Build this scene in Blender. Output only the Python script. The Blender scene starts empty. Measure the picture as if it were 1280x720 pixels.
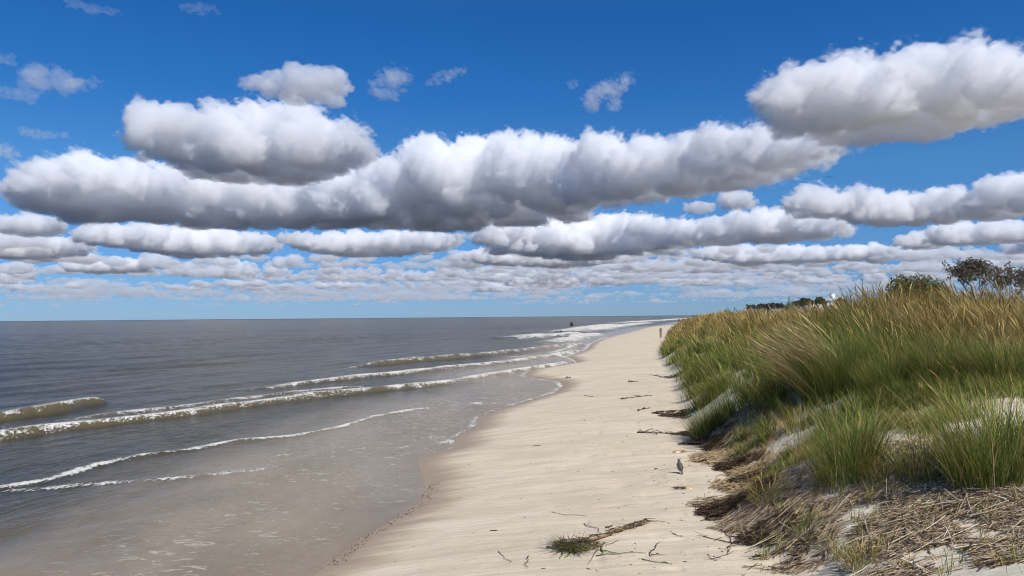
import bpy, math, numpy as np, openvdb as vdb
from mathutils import Vector, Matrix

S = bpy.context.scene
F = 967.0                       # focal length in pixels of a 1280 px wide frame
CAMH = 3.0
PITCH = math.atan(36 / F)
ROLL = math.radians(0.48)
CB = Matrix.Rotation(math.pi / 2 + PITCH, 3, 'X') @ Matrix.Rotation(-ROLL, 3, 'Z')
SUN_EL, SUN_AZ = math.radians(50), math.radians(142)
rng = np.random.default_rng(11)

# ------------------------------------------------------------------ helpers
def ray(px, py):
    v = CB @ Vector(((px - 640) / F, -(py - 360) / F, -1))
    return v / math.hypot(v.x, v.y)

def P(px, py, z=0.0):
    """point of the level z seen at a photo pixel"""
    v = ray(px, py)
    d = (z - CAMH) / v.z
    return (v.x * d, v.y * d)

def at(px, dist, z=None):
    v = ray(px, 395)
    return (v.x * dist, v.y * dist)

def tag(o, label=None, cat=None, group=None, kind=None):
    if label: o['label'] = label
    if cat: o['category'] = cat
    if group: o['group'] = group
    if kind: o['kind'] = kind
    return o

def empty(name, loc, label, cat, group=None, rz=0):
    o = bpy.data.objects.new(name, None)
    S.collection.objects.link(o)
    o.location = loc
    o.rotation_euler = (0, 0, rz)
    o.empty_display_size = .2
    return tag(o, label, cat, group)

def mesh(name, v, q, mat, parent=None, smooth=False, attrs=None, loc=None):
    me = bpy.data.meshes.new(name)
    v = np.asarray(v, np.float32)
    me.vertices.add(len(v)); me.vertices.foreach_set('co', v.ravel())
    if isinstance(q, np.ndarray):
        q = q.astype(np.int32)
        me.loops.add(q.size); me.loops.foreach_set('vertex_index', q.ravel())
        me.polygons.add(len(q)); me.polygons.foreach_set('loop_start', np.arange(0, q.size, q.shape[1], dtype=np.int32))
    else:
        n = [len(f) for f in q]
        me.loops.add(sum(n)); me.loops.foreach_set('vertex_index', np.concatenate([np.asarray(f, np.int32) for f in q]))
        me.polygons.add(len(n)); me.polygons.foreach_set('loop_start', np.concatenate([[0], np.cumsum(n)[:-1]]).astype(np.int32))
    if smooth: me.polygons.foreach_set('use_smooth', np.ones(len(me.polygons), bool))
    me.update(calc_edges=True)
    for k, a in (attrs or {}).items():
        a = np.asarray(a, np.float32)
        if a.ndim == 2:
            at_ = me.attributes.new(k, 'FLOAT_COLOR', 'POINT')
            at_.data.foreach_set('color', np.concatenate([a, np.ones((len(a), 1), np.float32)], 1).ravel())
        else:
            at_ = me.attributes.new(k, 'FLOAT', 'POINT'); at_.data.foreach_set('value', a)
    me.materials.append(mat)
    o = bpy.data.objects.new(name, me); S.collection.objects.link(o)
    if parent: o.parent = parent
    if loc is not None: o.location = loc
    return o

def sstep(a, b, x):
    t = np.clip((x - a) / (b - a), 0, 1)
    return t * t * (3 - 2 * t)

def vnoise(x, y, scale, seed):
    """value noise in [-1,1] at any points"""
    x = np.asarray(x, float) / scale + seed * 17.31; y = np.asarray(y, float) / scale - seed * 9.77
    xi = np.floor(x).astype(np.int64); yi = np.floor(y).astype(np.int64)
    fx = x - xi; fy = y - yi
    fx = fx * fx * (3 - 2 * fx); fy = fy * fy * (3 - 2 * fy)
    def h(a, b):
        n = (a * 374761393 + b * 668265263 + seed * 144665) & 0x7fffffff
        n = ((n ^ (n >> 13)) * 1274126177) & 0x7fffffff
        n = (n ^ (n >> 16)) & 0xffff
        return n / 32767.5 - 1
    return (h(xi, yi) * (1 - fx) + h(xi + 1, yi) * fx) * (1 - fy) + (h(xi, yi + 1) * (1 - fx) + h(xi + 1, yi + 1) * fx) * fy

def fbm(x, y, scale, seed, octs=4):
    r = 0; a = 1; s = 0
    for i in range(octs):
        r = r + a * vnoise(x, y, scale / 2 ** i, seed + i * 3); s += a; a *= .5
    return r / s

def polydist(x, y, pts):
    """distance to a polyline, side (+ = left of its direction) and arc position 0..1"""
    pts = np.asarray(pts, float)
    best = np.full(np.shape(x), 1e18); side = np.zeros(np.shape(x)); arc = np.zeros(np.shape(x))
    L = np.concatenate([[0], np.cumsum(np.hypot(*(pts[1:] - pts[:-1]).T))])
    for i in range(len(pts) - 1):
        a = pts[i]; d = pts[i + 1] - a; l2 = d @ d
        if l2 == 0: continue
        t = np.clip(((x - a[0]) * d[0] + (y - a[1]) * d[1]) / l2, 0, 1)
        dx = x - a[0] - t * d[0]; dy = y - a[1] - t * d[1]
        q = dx * dx + dy * dy
        m = q < best
        best = np.where(m, q, best)
        side = np.where(m, np.sign(d[0] * (y - a[1]) - d[1] * (x - a[0])), side)
        arc = np.where(m, (L[i] + t * (L[i + 1] - L[i])) / L[-1], arc)
    return np.sqrt(best), side, arc

# ------------------------------------------------------------------ materials
class NT:
    def __init__(s, name):
        s.m = bpy.data.materials.new(name); s.m.use_nodes = True
        s.t = s.m.node_tree; s.b = s.t.nodes['Principled BSDF']; s.out = s.t.nodes['Material Output']
    def n(s, typ, inp=None, **kw):
        o = s.t.nodes.new('ShaderNode' + typ)
        for k, v in kw.items(): setattr(o, k, v)
        for k, v in (inp or {}).items(): s.set(o.inputs[k], v)
        return o
    def set(s, sock, v):
        if isinstance(v, bpy.types.NodeSocket): s.t.links.new(v, sock)
        elif isinstance(v, bpy.types.Node): s.t.links.new(v.outputs[0], sock)
        else:
            if isinstance(v, tuple) and len(v) == 3 and len(sock.default_value) == 4: v = v + (1,)
            sock.default_value = v
    def math(s, op, a, b=0.0, c=0.0, clamp=False):
        return s.n('Math', {0: a, 1: b, 2: c}, operation=op, use_clamp=clamp).outputs[0]
    def mix(s, f, a, b):
        o = s.n('Mix', data_type='RGBA'); s.set(o.inputs[0], f); s.set(o.inputs[6], a); s.set(o.inputs[7], b)
        return o.outputs[2]
    def attr(s, name, out='Fac'): return s.n('Attribute', attribute_name=name).outputs[out]
    def noise(s, scale, detail=4, rough=.55, vec=None, dist=0):
        o = s.n('TexNoise', {'Scale': scale, 'Detail': detail, 'Roughness': rough, 'Distortion': dist})
        if vec is not None: s.set(o.inputs['Vector'], vec)
        return o.outputs[0]
    def pos(s): return s.n('NewGeometry').outputs['Position']
    def mapped(s, sc, rz=0.0, vec=None):
        return s.n('Mapping', {'Vector': vec if vec is not None else s.pos(), 'Scale': sc, 'Rotation': (0, 0, rz)}).outputs[0]
    def ss(s, x, a, b):
        return s.n('MapRange', {0: x, 1: a, 2: b}, interpolation_type='SMOOTHSTEP').outputs[0]
    def bump(s, h, strength, dist, normal=None):
        o = s.n('Bump', {'Height': h, 'Strength': strength, 'Distance': dist})
        if normal is not None: s.set(o.inputs['Normal'], normal)
        return o.outputs[0]
    def p(s, **kw):
        for k, v in kw.items():
            s.set(s.b.inputs[{'col': 'Base Color', 'rough': 'Roughness', 'nor': 'Normal', 'spec': 'Specular IOR Level', 'ior': 'IOR', 'metal': 'Metallic', 'sheen': 'Sheen Weight', 'alpha': 'Alpha'}[k]], v)
        return s.m

def simple(name, c1, c2, scale, rough=.8, bump=.3, bd=.01):
    t = NT(name)
    n = t.noise(scale, 5, .6, t.n('TexCoord').outputs['Object'])
    return t.p(col=t.mix(t.ss(n, .3, .7), c1, c2), rough=rough, nor=t.bump(n, bump, bd))

def leafmat(name, trans=.3, rough=.55, spec=.3, att='col'):
    t = NT(name)
    c = t.attr(att, 'Color')
    t.p(col=c, rough=rough, spec=spec)
    tr = t.n('BsdfTranslucent', {'Color': c})
    mx = t.n('MixShader', {0: trans, 1: t.b.outputs[0], 2: tr.outputs[0]})
    t.t.links.new(mx.outputs[0], t.out.inputs[0])
    return t.m

def cloudmat(name, dens, col=(.99, .995, 1)):  # default colour is slightly blue: airlight haze put into the cloud colour
    t = NT(name); t.t.nodes.remove(t.b)
    v = t.n('VolumeScatter', {'Color': col + (1,), 'Density': dens, 'Anisotropy': 0.0})
    t.t.links.new(v.outputs[0], t.out.inputs['Volume'])
    return t.m

# ------------------------------------------------------------------ terrain
WATERLINE = [P(*p) for p in [(404,711),(428,692),(451,673),(490,650),(522,630),(531,617),(533,607),(527,592),(522,578),(538,568),(564,562),(571,556),(569,548),(580,541),(595,536),(596,529),
    (600,521),(630,510),(663,500),(694,491),(704,483),(700,477),(676,474),(655,470),(663,463),(695,458),(722,453),(716,449),(708,446),(722,442),(733,437),(739,430),(752,424),(781,417),(810,409)]]
W0 = WATERLINE[0]
WATERLINE = [(-30, -60), (-12, -20), (-6.5, -3), (-3.6, 4.5), (-2.7, 7.6)] + WATERLINE + [(48, 235), (75, 340), (130, 520), (230, 760), (600, 1200), (3000, 3000), (60000, 22000)]
TOE = [P(px, py, .55) for px, py in [(1000,718),(968,692),(925,660),(885,640),(893,622),(930,603),(930,590),(890,560),(868,548),(852,528),(846,500),(838,470),(822,447),(820,437),(832,418),(842,409)]]
TOE = [(3, -60), (-1.5, -8), (-.6, 0), (.6, 4), (1.9, 6.2)] + TOE + [(60, 238), (92, 350), (150, 530), (260, 770), (640, 1200), (3100, 3000), (60000, 20000)]

def fields(x, y):
    d, s, _ = polydist(x, y, WATERLINE)
    sh = -d * s                        # + on land (right of the line's direction)
    d, s, _ = polydist(x, y, TOE)
    to = -d * s
    return sh, to

def terrain(x, y, f=None):
    x = np.asarray(x, float); y = np.asarray(y, float)
    sh, to = f if f is not None else fields(x, y)
    r = np.hypot(x, y)
    b = np.where(sh > 0, .55 * (1 - np.exp(-np.maximum(sh, 0) / 3.6)) + .004 * np.minimum(sh, 40), np.maximum(.075 * sh, -2.5))
    b = b + sstep(.3, 2.0, sh) * (.035 * fbm(x, y, 2.2, 3, 3) + .014 * fbm(x, y, .5, 5, 2)) + .055 * sstep(1.8, 3.2, sh) * sstep(45, 15, y) * np.minimum(0, vnoise(x, y, .26, 8) + .5)
    # dune plateau height
    H = 1.34 + .56 * sstep(7, 11.3, y) + .52 * sstep(11, 20, y) - .3 * sstep(60, 200, y)
    H = H + .42 * np.exp(-(((x - 11.5) / 4) ** 2 + ((y - 20) / 5) ** 2)) + .12 * np.exp(-(((x - 4.6) / 1.6) ** 2 + ((y - 10.5) / 2) ** 2))
    H = H - .9 * sstep(40, 90, to) - .25 * sstep(4.2, 2.6, y)
    fn = .15 * fbm(x, y, 5, 21, 3) * sstep(9, 16, y) + .07 * fbm(x, y, 1.1, 23, 3) + .022 * fbm(x, y, .28, 25, 3) * sstep(30, 12, y)
    wid = 2.7 + .8 * sstep(8, 11, y) + 1.8 * sstep(13, 26, y) + .3 * vnoise(x, y, 1.7, 31)
    H = H + fn * sstep(0, 3, to + 2)
    tw = np.clip(to / wid, 0, 1); k = sstep(0, 1, tw) * .5 + tw * .3 + sstep(0, .3, tw) * .2
    z = b + (H - b) * k
    return z

def polar_grid(fine_h, rows_dy):
    th = np.concatenate([np.radians(np.arange(-58, 58.001, fine_h)), np.radians(np.arange(62, 299, 4))])
    R = CAMH * F / rows_dy
    R = np.concatenate([[.02, .5, 1.2, 2], R[R > 2.4], [4e4, 1.2e5, 2.6e5]])
    A, B = np.meshgrid(th, R)
    X = B * np.sin(A); Y = B * np.cos(A)
    nr, nc = X.shape
    i = np.arange(nr - 1)[:, None] * nc; j = np.arange(nc)[None, :]; j2 = (j + 1) % nc
    Q = np.stack([i + j, i + j2, i + nc + j2, i + nc + j], -1).reshape(-1, 4)[:, ::-1]
    return X.ravel(), Y.ravel(), Q

X, Y, Q = polar_grid(.11, np.concatenate([np.arange(1200, 420, -6), np.arange(420, 20, -1.1), np.arange(20, .4, -.4)]))
FT = fields(X, Y)
Z = terrain(X, Y, FT)
t = NT('beach_sand')
sh, to = t.attr('shore'), t.attr('dune')
ps = t.pos()
n1 = t.noise(1.1, 5, .6, t.mapped((.5, 1.6, 1), .35), .6)
n2 = t.noise(260, 2, .7, ps)
n3 = t.noise(7, 5, .6, t.mapped((.35, 2.2, 1), .12), 1.2)
n4 = t.noise(22, 5, .7, ps)
n5 = t.noise(1.9, 4, .6, t.mapped((.12, 2.6, 1), .10), .9)
dry = t.mix(t.ss(n1, .3, .72), (.58, .485, .345), (.69, .59, .435))
dry = t.mix(t.math('MULTIPLY', t.ss(n3, .48, .68), .55), dry, (.50, .42, .31))
dry = t.mix(t.ss(to, .2, .9), dry, t.mix(t.ss(n4, .3, .7), (.64, .55, .42), (.74, .66, .52)))
dry = t.mix(t.math('MULTIPLY', t.ss(n5, .52, .66), .45), dry, (.48, .40, .30))
speck = t.ss(n2, .66, .74)
dry = t.mix(t.math('MULTIPLY', speck, .35), dry, (.16, .12, .085))
wetf = t.ss(t.math('ADD', sh, t.math('MULTIPLY', t.math('SUBTRACT', n1, .5), .9)), 1.1, .05)
col = t.mix(wetf, dry, (.36, .265, .165))
bh = t.math('ADD', t.math('MULTIPLY', n4, .45), t.math('ADD', t.math('MULTIPLY', n3, .6), t.math('MULTIPLY', n5, 1.2)))
nor = t.bump(bh, .5, .04); nor = t.bump(n2, .25, .002, nor)
t.p(col=col, rough=t.math('SUBTRACT', .9, t.math('MULTIPLY', wetf, .45)), spec=t.math('ADD', .15, t.math('MULTIPLY', wetf, .3)), nor=nor)
tag(mesh('sand', np.stack([X, Y, Z], 1), Q, t.m, smooth=True, attrs={'shore': FT[0], 'dune': FT[1]}), kind='structure')

def ground(x, y): return terrain(np.atleast_1d(x), np.atleast_1d(y))
def G(px, py):
    """world point of the terrain seen at a photo pixel"""
    v = ray(px, py); d = 2.5 * (120 / 2.5) ** np.linspace(0, 1, 1500)
    x, y = v.x * d, v.y * d; z = terrain(x, y)
    k = np.argmax(z > CAMH + v.z * d)
    if z[k] <= CAMH + v.z * d[k]: raise ValueError('no ground at %s %s' % (px, py))
    return x[k], y[k], float(z[k])

# ------------------------------------------------------------------ sea
# crest lines: pixels along the line, foam width, ridge height, foam strength, trailing lace
LINES = [
    ([(-60,620),(0,610),(60,600),(120,583),(180,570),(240,562),(300,551),(370,545),(430,533),(470,521),(515,513),(550,509)], .20, .05, .95, .0),
    ([(-60,618),(0,614),(80,608),(200,600),(300,590),(363,582)], .30, .02, .62, .0),
    ([(320,572),(380,567),(480,560),(520,558)], .3, .0, .42, .0),
    ([(-80,560),(0,548),(100,534),(200,523),(300,509),(400,496),(470,489),(560,480),(640,466),(722,453)], .52, .20, .80, 2.4),
    ([(60,531),(130,524),(220,512),(300,501),(380,493),(470,484)], .8, .14, .6, 2.2),
    ([(265,489),(340,486),(420,476),(480,470),(560,461),(640,453),(700,444),(730,438)], .6, .2, .78, 1.5),
    ([(-60,532),(0,525),(60,516),(100,508),(140,503)], .32, .28, .66, .8),
    ([(425,461),(480,456),(540,451),(600,446),(690,436),(738,431)], .55, .36, .55, 1.2),
    ([(664,424),(680,421),(700,422),(722,419)], 5, .5, .95, 7),
    ([(672,429),(700,427),(728,423),(748,417)], 3.5, .3, .9, 6),
    ([(700,416),(730,413),(752,409),(775,408)], 6, .5, .9, 12),
    ([(735,415),(765,409),(790,406),(815,403.5)], 6, .4, .95, 12),
    ([(762,405.5),(790,403),(815,401.5),(850,399),(880,396.5)], 10, .5, .95, 25),
    ([(640,447),(690,444),(725,441)], 1.2, .05, .62, 1.5),
    ([(720,452),(690,441),(715,434),(738,430)], .5, .05, .8, .5),
]
X, Y, Q = polar_grid(.085, np.concatenate([np.arange(1200, 420, -8), np.arange(420, 130, -.9), np.arange(130, 16, -.42), np.arange(16, .2, -.2)]))
sh, to = fields(X, Y)
keep = sh < 1.5
r = np.hypot(X, Y)
# swell running towards the beach, crests along u
wx = X * .89 - Y * .45 + 1.6 * fbm(X, Y, 22, 41, 2)
fade = sstep(2500, 300, r)
off = sstep(-6, -30, sh)
Zs = off * fade * (.10 * np.sin(wx / 7.5 * 6.283) * (.6 + .6 * vnoise(X, Y, 30, 45)) + .05 * np.sin((wx + 2 * vnoise(X, Y, 9, 44)) / 3.1 * 6.283 + 1))
Zs += sstep(-2, -8, sh) * sstep(200, 30, r) * .06 * fbm(X * .89 - Y * .45, (X * .45 + Y * .89) * .4, 1.5, 47, 4)
Zs += sstep(-.6, -3, sh) * sstep(60, 20, r) * .012 * fbm(X * .89 - Y * .45, (X * .45 + Y * .89) * .5, .5, 49, 3)
foam = np.zeros_like(X); face = np.zeros_like(X)
for i, (pl, w, hgt, st, lace) in enumerate(LINES):
    pts = [P(*p) for p in pl]
    wob = (.35 * w + .05) * fbm(X, Y, 1.5 * w + .6, 60 + i, 4)
    d, s, a = polydist(X + wob, Y + .5 * wob, pts)
    s = d * s                                     # + seaward (left of direction)
    end = sstep(0, .12, a) * sstep(1, .9, a) if i not in (0, 3) else sstep(1, .93, a)
    seg = .60 + .55 * vnoise(X * .45 + Y * .89, a * 0, 1.4, 80 + i) * (.5 + .5 * vnoise(X * .45 + Y * .89, a * 0, 5.0, 90 + i))
    hh = hgt * (seg * .5 + .6)
    prof = np.where(s < 0, np.exp(-(s / (.30 * max(w, .4) + hgt * .5)) ** 2), np.exp(-(s / (.9 * w + hgt * 3.5)) ** 2))
    Zs += hh * end * prof
    fw = w * (.45 + .75 * seg)
    f = st * np.where(s < 0, np.exp(-(s / (fw * .55)) ** 2), np.exp(-(s / (fw * .8)) ** 2)) * (.35 + .65 * end) * (d < 8 * w)
    if lace: f = np.maximum(f, st * .5 * np.exp(-np.maximum(s, 0) / lace) * (s > 0) * end * seg)
    foam = np.maximum(foam, f)
    if hgt > .1: face = np.maximum(face, end * np.exp(-((s - .1) / (.5 * w + hgt)) ** 2))
# rim of the swash along the lobes of the waterline, and patches of spent foam
_, _, arcw = polydist(X, Y, WATERLINE)
rimsel = sstep(9.5, 12.5, X * -.0 + Y - 5) * sstep(300, 90, r)
dsh = np.abs(sh + .12)
foam = np.maximum(foam, rimsel * sstep(14.5, 20, Y) * ((.62 + .25 * vnoise(X, Y, 1.3, 88)) * np.exp(-(dsh / (.04 + .0032 * Y)) ** 2)))
for (px, py, ax, ay, st) in [(590, 504, .95, .35, .6), (560, 507, .6, .25, .5), (538, 547, .5, .3, .62), (556, 553, .25, .2, .5), (610, 497, .5, .4, .4)]:
    cx, cy = P(px, py)
    foam = np.maximum(foam, st * np.exp(-(((X - cx) / ax) ** 2 + ((Y - cy) / ay) ** 2)))
sandz = terrain(X, Y, (sh, to))
Zs = np.where(sh < -.05, np.maximum(Zs, sandz + .012 * sstep(0, -.6, sh)), Zs * 0)
Zs -= np.where(r > 3000, (r - 3000) * 1e-6, 0)
t = NT('sea_water')
fo, sd, fc = t.attr('foam'), t.attr('shore'), t.attr('face')
vw = t.mapped((1, .42, 1), math.radians(27))
rip = t.noise(2.6, 5, .62, vw, .3)
big = t.noise(.42, 4, .6, vw, .2)
far = t.noise(.045, 5, .65, t.mapped((1, .35, 1), math.radians(40)))
deep = t.ss(t.math('ADD', sd, t.math('MULTIPLY', t.math('SUBTRACT', big, .5), 3.0)), -2.6, -6.8)
film = t.mix(t.ss(t.noise(.8, 3, .5, vw), .3, .7), (.235, .180, .108), (.288, .222, .140))
turb = t.mix(t.ss(far, .35, .65), (.048, .041, .020), (.076, .063, .032))
turb = t.mix(t.math('MULTIPLY', fc, .75), turb, (.17, .135, .075))
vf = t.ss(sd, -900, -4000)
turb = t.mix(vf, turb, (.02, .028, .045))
wcol = t.mix(deep, film, turb)
# foam: ragged, lacy
fnf = t.noise(1.1, 5, .65, t.mapped((1.2, .9, 1), math.radians(27)), .6)
fn = t.noise(11, 8, .72, t.mapped((1.6, .9, 1), math.radians(27)), .5)
vo = t.n('TexVoronoi', {'Vector': t.mapped((2.2, 1.1, 1), math.radians(27), None), 'Scale': 3.0, 'Randomness': 1.0}, feature='DISTANCE_TO_EDGE').outputs[0]
lace = t.ss(vo, .16, .02)
fs = t.math('ADD', fo, t.math('MULTIPLY', t.math('ADD', t.math('SUBTRACT', fn, .5), t.math('MULTIPLY', t.math('SUBTRACT', fnf, .5), .85)), 2.6))
fs = t.math('ADD', fs, t.math('MULTIPLY', t.math('SUBTRACT', lace, .5), .28))
fm = t.math('MULTIPLY', t.ss(fs, .42, .78), t.ss(fo, .06, .2))
# flecks of foam drifting on the thin swash film
fl = t.noise(3.4, 6, .68, t.mapped((.9, 1.9, 1), math.radians(6)), 1.4)
flr = t.math('MULTIPLY', t.ss(sd, -4.6, -2.2), t.ss(sd, -.08, -.5))
fl2 = t.noise(.6, 3, .5, ps if False else t.pos())
flm = t.math('MULTIPLY', t.math('MULTIPLY', t.ss(fl, .54, .62), flr), t.ss(fl2, .36, .5))
fm = t.math('MAXIMUM', fm, t.math('MULTIPLY', flm, .42))
c = t.mix(fm, wcol, t.mix(t.ss(fn, .35, .6), (.50, .455, .35), (.76, .75, .70)))
bh = t.math('ADD', t.math('MULTIPLY', rip, .35), t.math('MULTIPLY', big, 1.2))
st = t.math('ADD', .12, t.math('MULTIPLY', deep, .75))
nor = t.bump(bh, st, .34)
nor = t.bump(t.math('MULTIPLY', fm, fn), .6, .05, nor)
t.p(col=c, rough=t.math('ADD', t.math('ADD', .13, t.math('MULTIPLY', fm, .8)), t.math('MULTIPLY', deep, .1), clamp=True), ior=1.33, spec=t.math('MULTIPLY', t.math('SUBTRACT', .17, t.math('MULTIPLY', fm, .13)), t.math('SUBTRACT', 1.0, t.math('MULTIPLY', vf, .75))), nor=nor)
Q = Q[keep[Q].any(1)]
used, inv = np.unique(Q, return_inverse=True)
tag(mesh('sea', np.stack([X, Y, Zs], 1)[used], inv.reshape(Q.shape), t.m, smooth=True, attrs={'foam': foam[used], 'shore': sh[used], 'face': face[used]}), kind='structure')
del X, Y, Q, Z, Zs, foam, face, sandz

# ------------------------------------------------------------------ clouds: closed bodies of scattering air
def up(a, n, axis, per):
    t = np.arange(n) / per; i = t.astype(int); f = t - i; f = f * f * (3 - 2 * f)
    a = np.moveaxis(a, axis, 0); f = f.reshape([-1] + [1] * (a.ndim - 1)).astype(np.float32)
    return np.moveaxis(a[i] * (1 - f) + a[i + 1] * f, 0, axis)
def noise3(shape, per, rs):
    a = rs.uniform(-1, 1, [int(s / per) + 3 for s in shape]).astype(np.float32)
    for ax in (2, 1, 0): a = up(a, shape[ax], ax, per)
    u, w = rs.uniform(.5, 1.1, 2) * rs.choice([-1, 1], 2)      # shear, so that no grain follows the axes
    for k in range(shape[2]): a[:, :, k] = np.roll(a[:, :, k], (int(u * k), int(w * k)), (0, 1))
    return a
def iso(f, vox, lo):
    f[0] = f[-1] = -50; f[:, 0] = f[:, -1] = -50; f[:, :, 0] = f[:, :, -1] = -50
    g = vdb.FloatGrid(50.0); g.copyFromArray(-f.clip(-50, 50))
    p, _, q = g.convertToPolygons(isovalue=0.0, adaptivity=0.0)
    return np.asarray(p) * vox + lo, np.asarray(q)
def blobfield(sph, vox, rs, amp, base=None, wisp=0.0, squash=1.1, shells=None):
    """union of puffs eroded by billow noise; shells = list of (iso offset, extra ragged noise) for nested bodies"""
    sph = np.asarray(sph, float)
    m = 1.5 if not shells else 1.9
    lo = (sph[:, :3] - sph[:, 3:] * m).min(0); hi = (sph[:, :3] + sph[:, 3:] * m).max(0)
    if base is not None: lo[2] = base - 90 - 2 * vox
    n = np.ceil((hi - lo) / vox).astype(int) + 1
    f = np.full(n, -1e3, np.float32)
    ax = [lo[i] + np.arange(n[i]) * vox for i in range(3)]
    for x, y, z, r in sph:
        R = r * m
        s = [slice(max(int((c - R - lo[i]) / vox), 0), int((c + R - lo[i]) / vox) + 2) for i, c in enumerate((x, y, z))]
        d = np.sqrt((ax[0][s[0]][:, None, None] - x) ** 2 + (ax[1][s[1]][None, :, None] - y) ** 2 + ((ax[2][s[2]] - z) * squash)[None, None, :] ** 2)
        f[s[0], s[1], s[2]] = np.maximum(f[s[0], s[1], s[2]], (r - d).astype(np.float32))
    rm = np.percentile(sph[:, 3], 80); L = rm * 1.05; A = rm * amp * .95
    rag = 0; Ar = 1.0
    while L > vox * 1.4:
        nz = noise3(f.shape, L / vox, rs)
        f += A * ((np.abs(nz) * 2.2 - .62) * (1 - wisp) + nz * wisp * 1.3 - wisp * .15)
        if shells and L < rm: rag = rag + Ar * noise3(f.shape, L / vox, rs); Ar *= .7
        L /= 2; A *= .80
    if base is not None:
        nb = noise3(f.shape, rm * 1.5 / vox, rs) * rm * .16 + noise3(f.shape, rm * .5 / vox, rs) * rm * .1
        fb = (ax[2] - base).astype(np.float32)[None, None, :] - nb
    if shells is None:
        if base is not None: f = np.minimum(f, fb)
        return iso(f, vox, lo)
    out = []
    for o, rg in shells:
        g = f + (o + rg * rag) * rm
        if base is not None: g = np.minimum(g, fb + max(o, -.1) * rm * .6)
        out.append(iso(g, vox, lo))
    return out
CB_ALT = 900.0
def cloud(outline, vox, mat, seed, label, amp=.4, depthk=1.2, wisp=0.0, fill=5):
    rs = np.random.default_rng(seed); o = np.array(outline, float); sph = []
    px = o[0, 0]
    while px <= o[-1, 0]:
        top = np.interp(px, o[:, 0], o[:, 1]); bot = np.interp(px, o[:, 0], o[:, 2])
        rb = ray(px, bot); D = CB_ALT / rb.z; h = max(D * ray(px, top).z - CB_ALT, 25) * (1 + .16 * rs.uniform(-1, .3))
        r0 = h / 2; r = r0 * rs.uniform(.6, .88); j = rs.normal(0, .25) * r0
        new = [(rb.x * D + rb.y * j, rb.y * D - rb.x * j, CB_ALT + h - r * rs.uniform(1.0, 1.25), r)]
        for k in range(fill):
            r = r0 * rs.uniform(.35, .72); off = rs.uniform(-.35, 1.2) * depthk * h; j = rs.normal(0, .5) * r0
            c = rb * (D + off)
            new.append((c.x + rb.y * j, c.y - rb.x * j, CB_ALT + rs.uniform(r * .5, max(h * (1 - .35 * abs(off) / (depthk * h)) - r, r * .6)), r))
        if not wisp > .5:
            for (x, y, z, r) in list(new):
                for k in range(3):
                    a = rs.uniform(0, 6.283); e = rs.uniform(-.1, 1.2); q_ = r * rs.uniform(.3, .5)
                    new.append((x + r * .75 * math.cos(a) * math.cos(e), y + r * .75 * math.sin(a) * math.cos(e), z + r * .7 * math.sin(e), q_))
        sph += new
        px += max(r0 / D * F * .5, 2.0)
    if mat is CW:
        a, b = blobfield(sph, vox, rs, amp, CB_ALT, wisp, shells=[(-.06, .10), (.16, .30)])
        e = mesh('cloud', *a, CW); mesh('wispy_edge', *b, CW2, e)
    else:
        a, b, c = blobfield(sph, vox, rs, amp, CB_ALT, wisp, shells=[(-.16, .09), (-.02, .20), (.15, .42)])
        e = mesh('cloud', *a, mat); mesh('soft_edge', *b, CE, e); mesh('wispy_edge', *c, CE2, e)
    return tag(e, label, 'cloud')
CM = cloudmat('dense_cloud', .0075); CE = cloudmat('cloud_edge', .0055); CE2 = cloudmat('cloud_fringe', .0016); CW2 = cloudmat('wisp_fringe', .0011); CW = cloudmat('thin_cloud', .0045); CF = cloudmat('haze_tinted_distant_cloud', .0080, (.90, .95, 1)); CH = cloudmat('haze_tinted_faint_cloud', .0022, (.84, .92, 1))  # CF, CH: stronger blue scatter colour paints distance haze into the far clouds
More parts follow.
